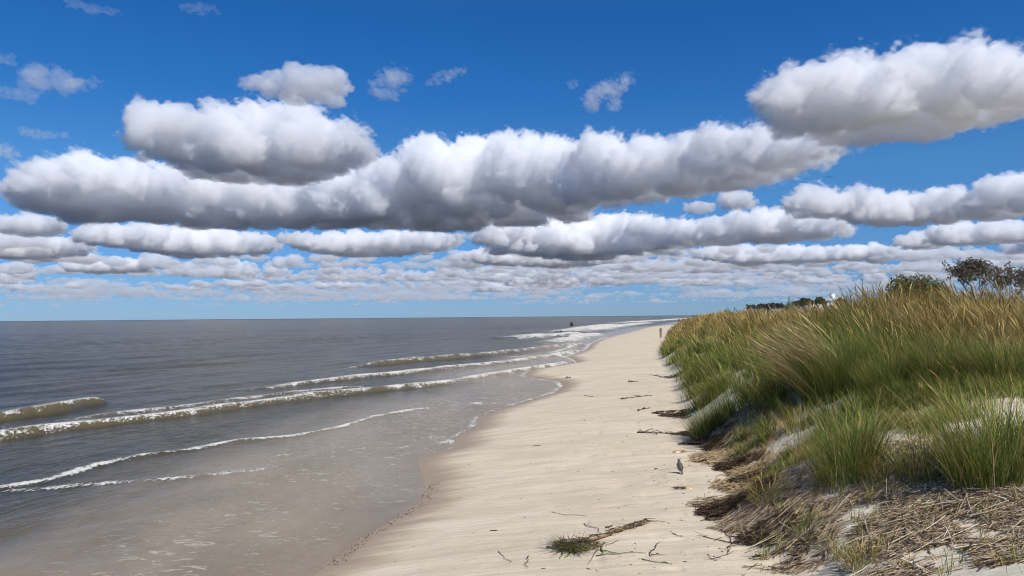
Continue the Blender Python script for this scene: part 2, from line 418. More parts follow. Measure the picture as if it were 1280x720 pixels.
for args in [
    ([(8,226,236),(40,196,252),(80,181,264),(110,184,268),(140,192,268),(200,200,272),(260,205,276),(330,205,278),(400,210,278),(455,215,276)], 11, CM, 1, 'long flat-bottomed grey cloud low on the left of the large cloud mass'),
    ([(164,155,174),(178,132,186),(198,118,190),(225,122,190),(238,134,184)], 9, CM, 2, 'rounded white cloud tower at the upper left of the large cloud mass'),
    ([(222,182,198),(240,160,206),(262,140,210),(300,124,212),(345,116,212),(380,124,213),(420,140,212),(442,154,204),(458,168,192)], 8, CM, 3, 'brightest heaped white cloud with a grey underside over the left cloud mass'),
    ([(302,96,106),(330,86,112),(362,76,115),(395,74,118),(422,77,119),(432,92,112)], 7, CM, 4, 'small oval white cloud floating just above the brightest heap'),
    ([(400,216,276),(450,200,276),(500,190,275),(520,175,274),(560,160,272),(600,151,270),(640,153,266),(680,166,264),(720,165,258),(760,160,250),(820,160,241),(860,163,235),(900,155,228),(960,155,216),(1000,155,206),(1040,160,196),(1063,172,186)], 10, CM, 5, 'very long white cloud bank stretching right across the middle of the sky'),
    ([(950,112,126),(980,90,140),(1000,76,150),(1050,60,158),(1100,54,156),(1150,60,152),(1200,40,146),(1240,42,137),(1280,48,131),(1340,50,130),(1380,70,120)], 8, CM, 66, 'big white cloud high at the right edge of the photo'),
    ([(605,278,303),(640,268,315),(700,265,320),(760,262,320),(800,265,316),(860,268,306),(900,266,302),(940,256,300),(970,252,300),(1010,252,298),(1050,256,294)], 17, CM, 7, 'long low white cloud bank beneath the right half of the long bank'),
    ([(994,238,260),(1010,224,268),(1030,228,268),(1050,233,268),(1080,227,276),(1130,236,279),(1180,228,276),(1220,233,270),(1260,213,268),(1300,212,262),(1350,220,258)], 12, CM, 8, 'knobbly white cloud bank right of the three flying birds'),
    ([(860,251,263),(875,248,266),(892,251,262)], 7, CM, 9, 'tiny white puff left of the pair below the long bank'),
    ([(903,240,256),(922,233,260),(942,238,256)], 7, CM, 10, 'small round white puff between the two cloud banks'),
    ([(882,226,236),(905,222,238),(926,224,234)], 6, CM, 12, 'small flat white puff touching the underside of the long bank'),
    ([(1122,294,306),(1150,283,311),(1172,288,309)], 13, CM, 13, 'small bright white cloud under the knobbly bank at right'),
    ([(1172,278,304),(1200,273,305),(1240,270,303),(1300,272,300),(1340,276,298)], 15, CM, 14, 'low grey and white cloud at the right edge above the tree'),
    ([(0,265,290),(30,262,293),(60,263,293),(74,270,288)], 12, CM, 15, 'rounded white cloud at the far left above the sea'),
    ([(-40,296,318),(0,293,321),(50,293,322),(100,296,318),(116,302,312)], 17, CM, 16, 'flat white cloud below the rounded one at the far left'),
    ([(96,284,300),(120,272,305),(160,276,308),(200,273,315),(240,275,319),(290,279,318),(330,289,316),(348,298,309)], 16, CM, 17, 'long cloud with a bright knobbly top at left under the large mass'),
    ([(350,290,303),(400,286,315),(450,283,319),(500,283,318),(560,287,312),(580,291,301)], 17, CM, 18, 'long low cloud in the centre left of the blue gap'),
    ([(366,300,309),(382,296,310),(396,300,308)], 14, CM, 19, 'tiny bright puff in front of the centre-left low cloud'),
    ([(585,312,326),(620,305,330),(660,309,332),(700,312,334),(750,318,331)], 22, CM, 20, 'thin white cloud below the blue gap near the centre'),
    ([(80,322,338),(130,318,341),(180,322,340)], 24, CM, 22, 'short white cloud low over the sea at the left'),
    ([(870,308,322),(920,303,328),(990,304,328),(1050,306,325),(1090,301,325),(1120,306,320)], 22, CM, 21, 'low white cloud strip above the distant hedges'),
    ([(0,64,78),(16,66,79)], 4, CW, 31, 'wispy cloud scrap cut by the left edge at the top left'),
    ([(26,84,96),(45,76,108),(62,74,114),(80,88,116),(100,94,112),(128,97,105)], 5, CW, 32, 'largest torn wispy cloud at the top left'),
    ([(-5,102,118),(20,104,124),(42,110,127)], 5, CW, 33, 'wispy grey scrap below the torn cloud at the top left'),
    ([(26,155,168),(50,160,173),(84,164,172)], 5, CW, 34, 'thin grey wisp above the left end of the large mass'),
    ([(-8,176,198),(16,179,194)], 5, CW, 35, 'grey wisp at the left edge beside the large mass'),
    ([(466,96,112),(485,80,118),(508,88,106)], 4, CW, 36, 'left wisp of the pair right of the oval cloud'),
    ([(535,98,106),(556,84,100),(580,80,90)], 4, CW, 37, 'slanting right wisp of the pair right of the oval cloud'),
    ([(737,112,134),(752,96,135),(768,90,122),(786,85,98)], 4, CW, 38, 'lone torn white wisp in the blue above the long bank'),
    ([(712,98,109),(722,99,108)], 3, CW, 39, 'tiny wisp left of the lone torn wisp'),
    ([(85,-6,6),(115,2,14),(150,10,18)], 4, CW, 40, 'faint streak of cloud at the very top left'),
    ([(228,2,12),(250,0,14),(270,7,14)], 3, CW, 41, 'faint small wisp touching the top edge'),
]:
    w = args[2] is CW
    o = args[0]
    cloud(o, args[1], args[2], args[3], args[4], amp=.6 if w else .5, wisp=.75 if w else .15, depthk=.8 if w else 1.2, fill=3 if w else 6)

# far cloud field over the sea: many low clouds that merge towards the horizon
protos = []
for k in range(8):
    rs = np.random.default_rng(100 + k); L = rs.uniform(900, 2100)
    sph = []
    for i in range(26):
        u = rs.uniform(-1, 1); h = (1 - .55 * abs(u)) * rs.uniform(170, 400) * (1 + .3 * math.sin(u * 5 + k)); r = h * .5
        sph.append((u * L, rs.uniform(-.4, .4) * 900, h - r + 0., r))
    protos.append(blobfield(sph, 36, rs, .45, 0.0, .15))
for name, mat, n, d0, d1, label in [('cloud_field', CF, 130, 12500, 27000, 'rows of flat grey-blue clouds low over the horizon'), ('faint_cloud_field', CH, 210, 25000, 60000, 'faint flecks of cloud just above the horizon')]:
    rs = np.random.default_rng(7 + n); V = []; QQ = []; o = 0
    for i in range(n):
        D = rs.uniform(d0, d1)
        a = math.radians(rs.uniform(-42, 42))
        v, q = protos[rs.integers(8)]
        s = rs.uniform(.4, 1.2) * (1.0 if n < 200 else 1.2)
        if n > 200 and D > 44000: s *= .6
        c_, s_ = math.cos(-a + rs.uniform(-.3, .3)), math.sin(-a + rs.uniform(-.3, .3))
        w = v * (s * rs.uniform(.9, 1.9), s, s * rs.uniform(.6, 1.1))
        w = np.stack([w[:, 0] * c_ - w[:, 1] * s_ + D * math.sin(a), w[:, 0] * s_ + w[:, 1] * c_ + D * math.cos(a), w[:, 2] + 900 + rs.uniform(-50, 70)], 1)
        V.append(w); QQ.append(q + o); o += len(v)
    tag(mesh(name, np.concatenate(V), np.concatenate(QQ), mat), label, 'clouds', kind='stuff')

# ------------------------------------------------------------------ grass blades
def blades(B, L, W, az, lean, curl, col0, col1, seg=5, head=0.0, rs=rng, roll=None):
    """ribbons: base points, length, width, azimuth of lean, start lean, extra curl, colour at base and tip"""
    n = len(B); L, W, az, lean, curl = [np.broadcast_to(np.asarray(a, float), (n,)) for a in (L, W, az, lean, curl)]
    tt = np.linspace(0, 1, seg + 1)
    phi = lean[:, None] + curl[:, None] * tt[None, :] ** 1.3
    sx = np.sin(phi); cz = np.cos(phi)
    step = (L / seg)[:, None]
    hx = np.concatenate([np.zeros((n, 1)), np.cumsum((sx[:, 1:] + sx[:, :-1]) / 2 * step, 1)], 1)
    hz = np.concatenate([np.zeros((n, 1)), np.cumsum((cz[:, 1:] + cz[:, :-1]) / 2 * step, 1)], 1)
    side = az + math.pi / 2 + (rs.uniform(-.9, .9, n) if roll is None else roll)
    wp = (1 - tt ** 2.2) * .93 + .07
    if head: wp = np.where(tt < .68, .38, .38 + head * np.sin(np.clip((tt - .68) / .32, 0, 1) * math.pi)) * np.where(tt > .995, .3, 1)
    cx = B[:, 0, None] + hx * np.cos(az)[:, None]; cy = B[:, 1, None] + hx * np.sin(az)[:, None]; cz = B[:, 2, None] + hz
    dx = np.cos(side)[:, None] * W[:, None] * wp / 2; dy = np.sin(side)[:, None] * W[:, None] * wp / 2
    V = np.stack([np.stack([cx - dx, cy - dy, cz], -1), np.stack([cx + dx, cy + dy, cz + W[:, None] * .12], -1)], 2)  # n,seg+1,2,3
    V = V.reshape(-1, 3)
    b = np.arange(n)[:, None] * (seg + 1) * 2 + np.arange(seg)[None, :] * 2
    q = np.stack([b, b + 1, b + 3, b + 2], -1).reshape(-1, 4)
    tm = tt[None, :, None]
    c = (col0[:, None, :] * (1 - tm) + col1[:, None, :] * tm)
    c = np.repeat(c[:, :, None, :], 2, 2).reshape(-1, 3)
    return V, q, c
def merge(parts):
    V = []; Q = []; C = []; o = 0
    for v, q, c in parts:
        V.append(v); Q.append(q + o); C.append(c); o += len(v)
    return np.concatenate(V), np.concatenate(Q), np.concatenate(C)
def pick(pal, n, rs=rng, jit=.2):
    pal = np.array(pal, float)
    c = pal[rs.integers(len(pal), size=n)]
    return (c * rs.uniform(1 - jit, 1 + jit, (n, 1))).clip(0, .85)
GREEN = [(.095, .14, .026), (.13, .175, .032), (.20, .235, .05), (.055, .09, .02), (.25, .27, .07)]
OLIVE = [(.24, .22, .045), (.33, .28, .07), (.16, .15, .035), (.40, .33, .10)]
TAN = [(.60, .45, .20), (.50, .35, .14), (.72, .58, .32), (.34, .23, .09)]
RUST = [(.30, .19, .06), (.40, .27, .10), (.20, .125, .04), (.52, .38, .17)]
STRAW = [(.46, .35, .23), (.62, .50, .35), (.32, .23, .14), (.17, .12, .08), (.72, .61, .45), (.50, .38, .24)]
GM = leafmat('grass_blade', .30, .6, .15); DM = leafmat('dry_grass', .2, .8, .08)
WIND = math.pi - .15          # blades lean to the left of the photo

def zb(x, y): return np.stack([x, y, terrain(x, y) - .015], 1)

# scatter over the dune, denser towards the eye
def scatter(n, r0, r1, a0, a1, power=1.0):
    u = rng.uniform(0, 1, n); r = r0 * (r1 / r0) ** (u ** power)
    a = np.radians(rng.uniform(a0, a1, n))
    return r * np.sin(a), r * np.cos(a)
def tufty(x, y, spread):
    # pull points towards tuft centres
    k = vnoise(x, y, .45, 91)
    return k > -.15
parts_g = []; parts_d = []
def cover(x, y, sh, to):
    d = sstep(.0, .9, to) * (.4 + .6 * sstep(-.25, .25, fbm(x, y, 2.6, 95, 3)))
    near = sstep(11.0, 9.4, y)
    d *= 1 - near * (1 - .045 * sstep(.0, .4, fbm(x, y, .9, 97, 2)))
    for px, py, rx, ry, k in ((932, 472, .7, 1.5, .85), (905, 442, .5, 2.0, .4), (960, 560, .7, .9, .5), (1000, 560, .8, .8, .8), (960, 520, .7, 1.0, .3)):
        c = G(px, py); d *= 1 - k * np.exp(-(((x - c[0]) / rx) ** 2 + ((y - c[1]) / ry) ** 2))
    c = G(1040, 492); d *= 1 - .9 * np.exp(-(((x - c[0]) / .9) ** 2 + ((y - c[1] + .5) / .9) ** 2))
    return d * (1 - sstep(5.9, 5.2, y) * .9) * sstep(70, 30, to)
def dryness(x, y, to):
    d = sstep(1.8, 6.0, to + 1.6 * fbm(x, y, 3.5, 101, 3) + .08 * (y - 20)) * .66 + .02
    return np.where(y < 10.5, .25 + .25 * sstep(0, .5, fbm(x, y, 1.2, 103, 2)), d)
def widths(r, n): return np.clip(.0044 * np.maximum(r / 7.5, 1), .004, .05) * rng.uniform(.7, 1.3, n)
# low sward
x, y = scatter(170000, 4.2, 170, 9.5, 40, .95)
sh, to = fields(x, y); r = np.hypot(x, y)
ok = rng.uniform(0, 1, len(x)) < cover(x, y, sh, to)
x, y, to, r = x[ok], y[ok], to[ok], r[ok]; n = len(x)
hgt = (.34 + .2 * sstep(12, 20, y)) * rng.uniform(.5, 1.3, n) * (.8 + .4 * vnoise(x, y, 2.0, 99)) * (.6 + .4 * sstep(8.5, 10.5, y)) * (.6 + .4 * sstep(.2, 2.0, to))
sets = [(zb(x, y), hgt, widths(r, n), WIND + rng.normal(0, 1.1, n), np.abs(rng.normal(.15, .2, n)), rng.uniform(.15, 1.4, n), rng.uniform(0, 1, n) < dryness(x, y, to), rng.uniform(.75, 1.25, n))]
# tussocks: blades fountain out of a shared crown
cx, cy = scatter(4200, 4.4, 150, 9.5, 40, .62)
sh, to = fields(cx, cy)
ok = (rng.uniform(0, 1, len(cx)) < cover(cx, cy, sh, to) * 1.25) & (to > .25)
cx, cy, to = cx[ok], cy[ok], to[ok]; rc = np.hypot(cx, cy); m = len(cx)
nb = (rng.uniform(60, 190, m) * np.clip(14 / rc, .28, 1.3)).astype(int)
ch = (.34 + .46 * sstep(9.5, 14, cy)) * (1 - .3 * 1.7 * np.exp(-(((cx - 4.1) / 1.9) ** 2 + ((cy - 11.4) / 2.6) ** 2))) * rng.uniform(.65, 1.25, m) * (.65 + .35 * sstep(.3, 2.5, to))
ctint = rng.uniform(.72, 1.35, m); cdry = np.clip(dryness(cx, cy, to) * .9 + rng.normal(0, .13, m), .03, .95)
i = np.repeat(np.arange(m), nb); n = len(i)
off = np.abs(rng.normal(0, .11, n)) * (.6 + ch[i]); a = rng.uniform(0, 6.283, n)
x, y = cx[i] + off * np.cos(a), cy[i] + off * np.sin(a)
vx = np.cos(a) + .75 * math.cos(WIND) + rng.normal(0, .35, n); vy = np.sin(a) + .75 * math.sin(WIND) + rng.normal(0, .35, n)
sets.append((zb(x, y), ch[i] * rng.uniform(.5, 1.2, n), widths(rc[i], n) * 1.05, np.arctan2(vy, vx), .05 + off * 1.1 + np.abs(rng.normal(0, .10, n)), rng.uniform(.3, 1.6, n), rng.uniform(0, 1, n) < cdry[i], ctint[i]))
parts_g = []; parts_d = []
for base, hgt, wd, az, lean, curl, isdry, tint in sets:
    g = ~isdry; ng = g.sum(); T_ = tint[:, None]
    c0 = np.where(rng.uniform(0, 1, (ng, 1)) < .2, pick(OLIVE, ng), pick(GREEN, ng)) * T_[g]
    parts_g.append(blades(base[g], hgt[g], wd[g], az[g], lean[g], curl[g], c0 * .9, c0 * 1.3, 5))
    d = isdry; nd = d.sum(); hd = rng.uniform(0, 1, nd) < .45
    c0 = pick(OLIVE + RUST, nd) * T_[d]; c1 = np.where(hd[:, None], pick(RUST, nd) * 1.1, pick(TAN, nd)) * T_[d].clip(0, 1.15)
    m_ = hd
    parts_d.append(blades(base[d][m_], hgt[d][m_] * 1.2, wd[d][m_] * 1.3, az[d][m_], lean[d][m_] * .8, curl[d][m_] * .7, c0[m_], c1[m_], 6, head=.8))
    m_ = ~hd
    parts_d.append(blades(base[d][m_], hgt[d][m_] * 1.05, wd[d][m_], az[d][m_], lean[d][m_], curl[d][m_] * .9, c0[m_], c1[m_], 5))
n = sum(len(q_[0]) for q_ in sets)
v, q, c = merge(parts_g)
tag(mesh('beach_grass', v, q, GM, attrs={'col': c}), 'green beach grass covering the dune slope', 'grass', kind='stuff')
v, q, c = merge(parts_d)
tag(mesh('dry_beach_grass', v, q, DM, attrs={'col': c}), 'rust and tan seeding grass along the dune ridge', 'grass', kind='stuff')
print('blades', n)

# single clumps one can point at
def clump(px, py, rad, hgt, ng, nd, label, dryaz=None, drylean=.5, drycurl=.9, dlen=1.3, pal=GREEN, w=.0056, spreadk=1.0, dpal=TAN, dw=1.0):
    cx, cy, cz = G(px, py)
    e = empty('grass_clump', (cx, cy, cz), label, 'grass clump', 'clumps of beach grass on the dune')
    rs = np.random.default_rng(int(px * 7 + py))
    def pts(n):
        a = rs.uniform(0, 6.283, n); rr = rad * np.sqrt(rs.uniform(0, 1, n)) * .6
        xx, yy = cx + rr * np.cos(a), cy + rr * np.sin(a)
        b = zb(xx, yy) - np.array([cx, cy, cz])
        return b, a, rr
    b, a, rr = pts(ng)
    az = a + rs.normal(0, .7, ng) + .35 * np.sin(WIND - a)
    c0 = np.where(rs.uniform(0, 1, (ng, 1)) < .22, pick(OLIVE, ng, rs), pick(pal, ng, rs))
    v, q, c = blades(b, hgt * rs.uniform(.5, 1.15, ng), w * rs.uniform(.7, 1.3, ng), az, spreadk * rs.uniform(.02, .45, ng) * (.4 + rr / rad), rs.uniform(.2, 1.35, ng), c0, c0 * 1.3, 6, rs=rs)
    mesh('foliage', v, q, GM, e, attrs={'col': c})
    if nd:
        b, a, rr = pts(nd)
        az = (a + rs.normal(0, .6, nd)) if dryaz is None else dryaz + rs.normal(0, .32, nd)
        c0 = pick(OLIVE + dpal, nd, rs); c1 = pick(dpal, nd, rs)
        v, q, c = blades(b, hgt * dlen * rs.uniform(.6, 1.1, nd), w * 1.15 * dw * rs.uniform(.7, 1.4, nd), az, drylean * rs.uniform(.5, 1.2, nd), drycurl * rs.uniform(.6, 1.2, nd), c0, c1, 7, head=.8 if dw > 1 else 0, rs=rs)
        mesh('straw', v, q, DM, e, attrs={'col': c})
    return e
clump(1040, 492, .8, 1.12, 2600, 380, 'largest clump, pale tan stalks sweeping left above dark green blades', dryaz=WIND - .25, drylean=.62, drycurl=.8, dlen=1.45, dw=3.0, dpal=[(.62,.49,.28),(.55,.41,.22),(.68,.56,.36),(.44,.32,.17)])
clump(1110, 490, .7, .72, 1700, 120, 'tall green clump immediately right of the sweeping tan clump')
clump(1180, 478, .8, .70, 1700, 160, 'tall green clump behind the tufts, second from the right edge')
clump(1262, 486, .7, .85, 1700, 200, 'tall green clump at the right edge behind the darkest tuft')
clump(1062, 592, .60, .82, 800, 70, 'rounded green tuft at the front of the dune, left of the darkest tuft')
clump(1236, 602, .62, .95, 1100, 70, 'darkest upright green tuft at the front right of the dune')
clump(1155, 590, .5, .5, 340, 70, 'low olive tuft between the two foreground tufts', pal=OLIVE + GREEN)
clump(1075, 552, .36, .4, 220, 30, 'small green tuft behind the short foreground tuft')
clump(1150, 540, .42, .36, 260, 40, 'loose green tuft on pale sand below the tall clumps')
clump(882, 542, .5, .60, 800, 160, 'green clump rooted on the dune foot above the dark weed', drylean=.9)
clump(890, 500, .6, .58, 900, 80, 'green clump on the dune edge just above the one with exposed roots')
clump(868, 478, .6, .5, 800, 80, 'pale green clump hanging over the beach side of the dune')
clump(1010, 664, .22, .26, 70, 20, 'small bright green tuft on the shaded dune scarp')
clump(1075, 705, .25, .26, 80, 60, 'grass tuft with yellow blades at the bottom edge of the photo', pal=OLIVE + GREEN)
clump(1270, 560, .5, .6, 500, 60, 'green tuft cut by the right edge behind the darkest tuft')
clump(1205, 525, .4, .36, 220, 40, 'thin tuft on pale sand at the foot of the tall right-hand clumps')
clump(1000, 535, .45, .42, 260, 90, 'small half-dry tuft in the sand left of the foreground tufts', pal=OLIVE + GREEN)
clump(960, 625, .3, .28, 120, 90, 'scrubby half-dead tuft at the dune foot right of the bird', pal=OLIVE + GREEN)
clump(1245, 432, 1.1, .95, 900, 420, 'tall clump of arching tan seed heads on the ridge below the large dark tree', dryaz=WIND - .4, drylean=.3, drycurl=.8, dlen=1.1, w=.008, pal=OLIVE, dw=1.5)
clump(1170, 440, 1.0, .8, 700, 200, 'tan and green clump on the ridge below the round shrub', dryaz=WIND - .3, drylean=.3, drycurl=.7, dlen=1.2, w=.008, pal=OLIVE, dw=1.4)
clump(930, 425, .9, .75, 1500, 60, 'deep green clump on the seaward slope above the bare sand', w=.010)

# single long pale stalks
def stalk(px, py, L, azi, lean, curl, w, label, col=(.55, .44, .27)):
    x, y, z = G(px, py)
    v, q, c = blades(np.array([[0, 0, -.02]]), L, w, azi, lean, curl, np.array([col]) * .9, np.array([col]), 9, roll=np.array([0.0]), head=.9)
    v2 = v + np.array([0, .004, 0]); n = len(v)
    tag(mesh('grass_stalk', np.concatenate([v, v2]), np.concatenate([q, q[:, ::-1] + n]), DM, attrs={'col': np.concatenate([c, c])}, loc=(x, y, z)), label, 'grass stalk', 'single dry stalks standing out of the grass')
stalk(1083, 498, .50, 0, .15, .1, .016, 'pale upright broken stalk in front of the sweeping tan clump', (.62, .50, .32))
stalk(1076, 500, .42, 0, .12, .1, .011, 'brown thinner stalk just left of the pale upright one', (.42, .29, .15))
stalk(1102, 478, .80, 0, .30, .45, .016, 'pale curved stalk leaning right beside the tan clump')
stalk(1234, 486, .80, 0, .02, .1, .013, 'straight brown stalk rising in front of the right-hand clump', (.42, .27, .12))
stalk(1150, 478, .75, 0, .5, .9, .012, 'arching pale stalk with a drooping head among the green clumps')
stalk(1196, 446, .85, WIND, .5, .7, .02, 'bleached stalk bent left on the ridge')

# ------------------------------------------------------------------ straw wrack
def sticks(x, y, z, L, W, az, tilt, col, sag=.0, rs=rng):
    n = len(x); K = 3; tt = np.linspace(-.5, .5, K + 1)
    bend = rs.normal(0, .10, n)
    dx = np.cos(az); dy = np.sin(az)
    cx = x[:, None] + (tt * L[:, None]) * dx[:, None] - (tt ** 2 * bend[:, None] * L[:, None]) * dy[:, None]
    cy = y[:, None] + (tt * L[:, None]) * dy[:, None] + (tt ** 2 * bend[:, None] * L[:, None]) * dx[:, None]
    cz = z[:, None] + tt * L[:, None] * np.sin(tilt)[:, None]
    ring = []
    for k in range(3):
        a = k * 2.094
        ring.append(np.stack([cx - dy[:, None] * W[:, None] * math.cos(a) * .5, cy + dx[:, None] * W[:, None] * math.cos(a) * .5, cz + W[:, None] * .5 * math.sin(a)], -1))
    V = np.stack(ring, 2).reshape(-1, 3)
    b = np.arange(n)[:, None, None] * (K + 1) * 3 + np.arange(K)[None, :, None] * 3
    k = np.arange(3)[None, None, :]; k2 = (k + 1) % 3
    q = np.stack([b + k, b + k2, b + 3 + k2, b + 3 + k], -1).reshape(-1, 4)
    return V, q, np.repeat(col, (K + 1) * 3, 0)
def slope_z(x, y, az, L):
    e = .5 * L; z1 = terrain(x + np.cos(az) * e, y + np.sin(az) * e); z0 = terrain(x - np.cos(az) * e, y - np.sin(az) * e)
    return np.maximum((z0 + z1) / 2, terrain(x, y)), np.arcsin(np.clip((z1 - z0) / L, -.9, .9))
def wrack(name, label, spots, size=(.08, .42), w=(.0035, .0105), pal=STRAW, cat='dead grass', dirn=(.25, .85)):
    A = []
    for (px, py, rx, ry, n, th) in spots:
        cx, cy, _ = G(px, py)
        a = rng.uniform(0, 6.283, n); rr = np.sqrt(rng.uniform(0, 1, n)) * (1 + .25 * vnoise(a * 2, a * 0, .7, 7))
        ex, ey = rr * rx * np.cos(a), rr * ry * np.sin(a)
        x = cx + ex; y = cy + ey
        az = rng.normal(dirn[0], dirn[1], n)
        L = rng.uniform(*size, n) * rng.uniform(.5, 1, n); W = rng.uniform(*w, n)
        z, ti = slope_z(x, y, az, L)
        keep = vnoise(x, y, .4, 77) + .6 * vnoise(x, y, .13, 78) > -.22
        z = z + rng.uniform(.003, th, n) * (1 - rr.clip(0, 1) ** 2 * .8)
        ti = ti + rng.normal(0, .13, n)
        A.append(sticks(x[keep], y[keep], z[keep], L[keep], W[keep], az[keep], ti[keep], pick(pal, keep.sum(), rng, .3)))
    v, q, c = merge(A)
    return tag(mesh(name, v, q, DM, attrs={'col': c}), label, cat, kind='stuff')
wrack('straw_wrack', 'matted brown dead grass stems washed over the front of the dune', [
    (1200, 640, 1.0, .55, 5200, .07), (1090, 625, .8, .4, 2600, .06), (1260, 690, .8, .4, 2800, .06), (1150, 680, .35, .3, 700, .04),
    (1020, 612, .6, .4, 1500, .05), (940, 640, .5, .45, 1500, .10), (905, 632, .38, .42, 1700, .13), (1010, 690, .6, .35, 800, .06), (1080, 660, .5, .3, 600, .05),
    (1220, 612, 1.2, .35, 2200, .05), (1130, 715, .7, .25, 1000, .05), (1000, 585, .8, .45, 700, .03), (1160, 575, 1.6, .6, 1600, .04), (1050, 535, 1.5, .6, 700, .03)])
wrack('pale_reed_litter', 'long pale broken reeds lying loose on top of the brown straw', [
    (1200, 645, 1.1, .6, 260, .09), (1090, 635, .9, .5, 150, .08), (1240, 690, .8, .4, 130, .07), (1000, 640, .7, .6, 110, .08), (1150, 600, 1.2, .5, 90, .05), (1120, 700, .7, .3, 60, .05)],
    size=(.22, .75), w=(.007, .015), pal=[(.62, .50, .35), (.72, .61, .45), (.50, .38, .24), (.40, .29, .18)], dirn=(.1, 1.0))
wrack('fallen_reed_litter', 'bleached fallen reeds sliding down the seaward face of the dune', [
    (915, 545, .35, 1.1, 900, .10), (900, 575, .5, .6, 700, .08), (955, 520, .5, 1.0, 900, .12), (935, 560, .45, .8, 800, .10), (960, 480, .7, 1.2, 600, .08), (940, 590, .4, .5, 700, .08), (925, 610, .4, .5, 500, .08)],
    size=(.15, .62), w=(.006, .014), pal=TAN[:3] + STRAW, dirn=(.95, .38))
wrack('weed_wrack', 'dark brown seaweed and roots at the foot of the dune', [
    (885, 548, .55, .25, 1100, .10), (868, 538, .6, .2, 700, .06), (838, 516, .5, .3, 450, .05), (850, 520, .5, .4, 600, .07), (892, 560, .35, .3, 800, .15), (925, 585, .4, .4, 1300, .2), (930, 632, .45, .38, 1500, .2), (905, 640, .35, .3, 900, .16), (960, 668, .35, .3, 700, .12), (985, 700, .4, .25, 600, .1), (940, 604, .4, .3, 900, .18),
    (845, 470, .4, .8, 350, .06), (838, 455, .4, 1.2, 250, .05), (905, 545, .3, .4, 500, .14)],
    size=(.05, .22), w=(.004, .011), pal=[(.07, .045, .03), (.11, .07, .04), (.16, .11, .07), (.05, .035, .025), (.20, .14, .09)], cat='seaweed', dirn=(0, .9))

B = []
for i in range(90):
    px_, py_ = rng.uniform(930, 1290), rng.uniform(560, 725)
    gx, gy, _ = G(px_, py_)
    k = rng.integers(6, 22); B.append(np.stack([gx + rng.normal(0, .035, k), gy + rng.normal(0, .035, k)], 1))
B = np.concatenate(B); n = len(B); c0 = pick(GREEN + OLIVE + TAN[:2], n)
v, q, c = blades(zb(B[:, 0], B[:, 1]), rng.uniform(.10, .30, n), .0055, rng.uniform(0, 6.283, n), rng.uniform(0, .7, n), rng.uniform(.2, 1.4, n), c0, c0 * 1.25, 5)
tag(mesh('grass_sprigs', v, q, GM, attrs={'col': c}), 'short green and yellow sprigs poking through the washed-up straw', 'grass', kind='stuff')

# ------------------------------------------------------------------ tubes, SDF bodies
def tube(pts, rad, sides=7, jit=0.0, rs=rng):
    pts = np.asarray(pts, float); n = len(pts); rad = np.broadcast_to(np.asarray(rad, float), (n,))
    V = []; ref = Vector((.31, .2, .93))
    for i in range(n):
        tg = Vector(pts[min(i + 1, n - 1)] - pts[max(i - 1, 0)]).normalized()
        u = tg.cross(ref).normalized(); w = tg.cross(u)
        for k in range(sides):
            a = k * 2 * math.pi / sides; rr = rad[i] * (1 + jit * rs.uniform(-1, 1))
            V.append(np.array(pts[i]) + rr * (math.cos(a) * np.array(u) + math.sin(a) * np.array(w)))
    q = [[i * sides + k, i * sides + (k + 1) % sides, (i + 1) * sides + (k + 1) % sides, (i + 1) * sides + k] for i in range(n - 1) for k in range(sides)]
    q += [list(range(sides))[::-1], [(n - 1) * sides + k for k in range(sides)]]
    return V, q
def mergep(parts):
    V = []; Q = []; o = 0
    for v, q in parts:
        V += [tuple(p) for p in v]; Q += [[i + o for i in f] for f in q]; o += len(v)
    return V, Q
def sdf_body(name, caps, vox, mat, parent, k=.02, smooth=True):
    """caps: (p0, p1, r0, r1) tapered capsules blended into one skin"""
    c = np.array([list(a) + list(b) + [r, s] for a, b, r, s in caps], float)
    lo = np.minimum(c[:, :3] - c[:, 6:7], c[:, 3:6] - c[:, 7:8]).min(0) - 4 * vox - k; hi = np.maximum(c[:, :3] + c[:, 6:7], c[:, 3:6] + c[:, 7:8]).max(0) + 4 * vox + k
    n = np.ceil((hi - lo) / vox).astype(int)
    g = np.stack(np.meshgrid(*[lo[i] + np.arange(n[i]) * vox for i in range(3)], indexing='ij'), -1)
    acc = 0
    for q in c:
        a, b = q[:3], q[3:6]; d = b - a
        t_ = np.clip(((g - a) @ d) / max(d @ d, 1e-12), 0, 1)
        dist = np.linalg.norm(g - a - t_[..., None] * d, axis=-1) - (q[6] * (1 - t_) + q[7] * t_)
        acc = acc + np.exp(-dist / (k * .3))
    f = (k * .3) * np.log(acc + 1e-30)
    f = (f * (50 / (hi - lo).max())).astype(np.float32)
    v, q = iso(f, vox, lo)
    return mesh(name, v, q, mat, parent, smooth=smooth)

# ------------------------------------------------------------------ the bird on the sand
x, y, z = G(850, 592)
e = empty('bird', (x, y, z), 'small grey-brown bird standing alone on the sand facing away', 'bird', rz=math.radians(8))
t = NT('bird_plumage')
po = t.n('TexCoord').outputs['Object']
nn = t.noise(60, 4, .6, t.n('Mapping', {'Vector': po, 'Scale': (1, 1, .35)}).outputs[0])
t.p(col=t.mix(t.ss(nn, .35, .65), (.055, .05, .047), (.095, .085, .075)), rough=.7, nor=t.bump(nn, .5, .004))
sdf_body('body', [((0, -.02, .085), (0, .015, .135), .040, .041), ((0, .02, .14), (0, .035, .178), .034, .019), ((0, .035, .178), (0, .045, .205), .019, .0175), ((0, .045, .205), (0, .052, .208), .017, .015),
                  ((0, -.03, .075), (0, -.075, .035), .024, .008)], .0032, t.m, e, .022)
dk = simple('bird_wing_dark', (.06, .052, .05), (.10, .085, .075), 80, .7)
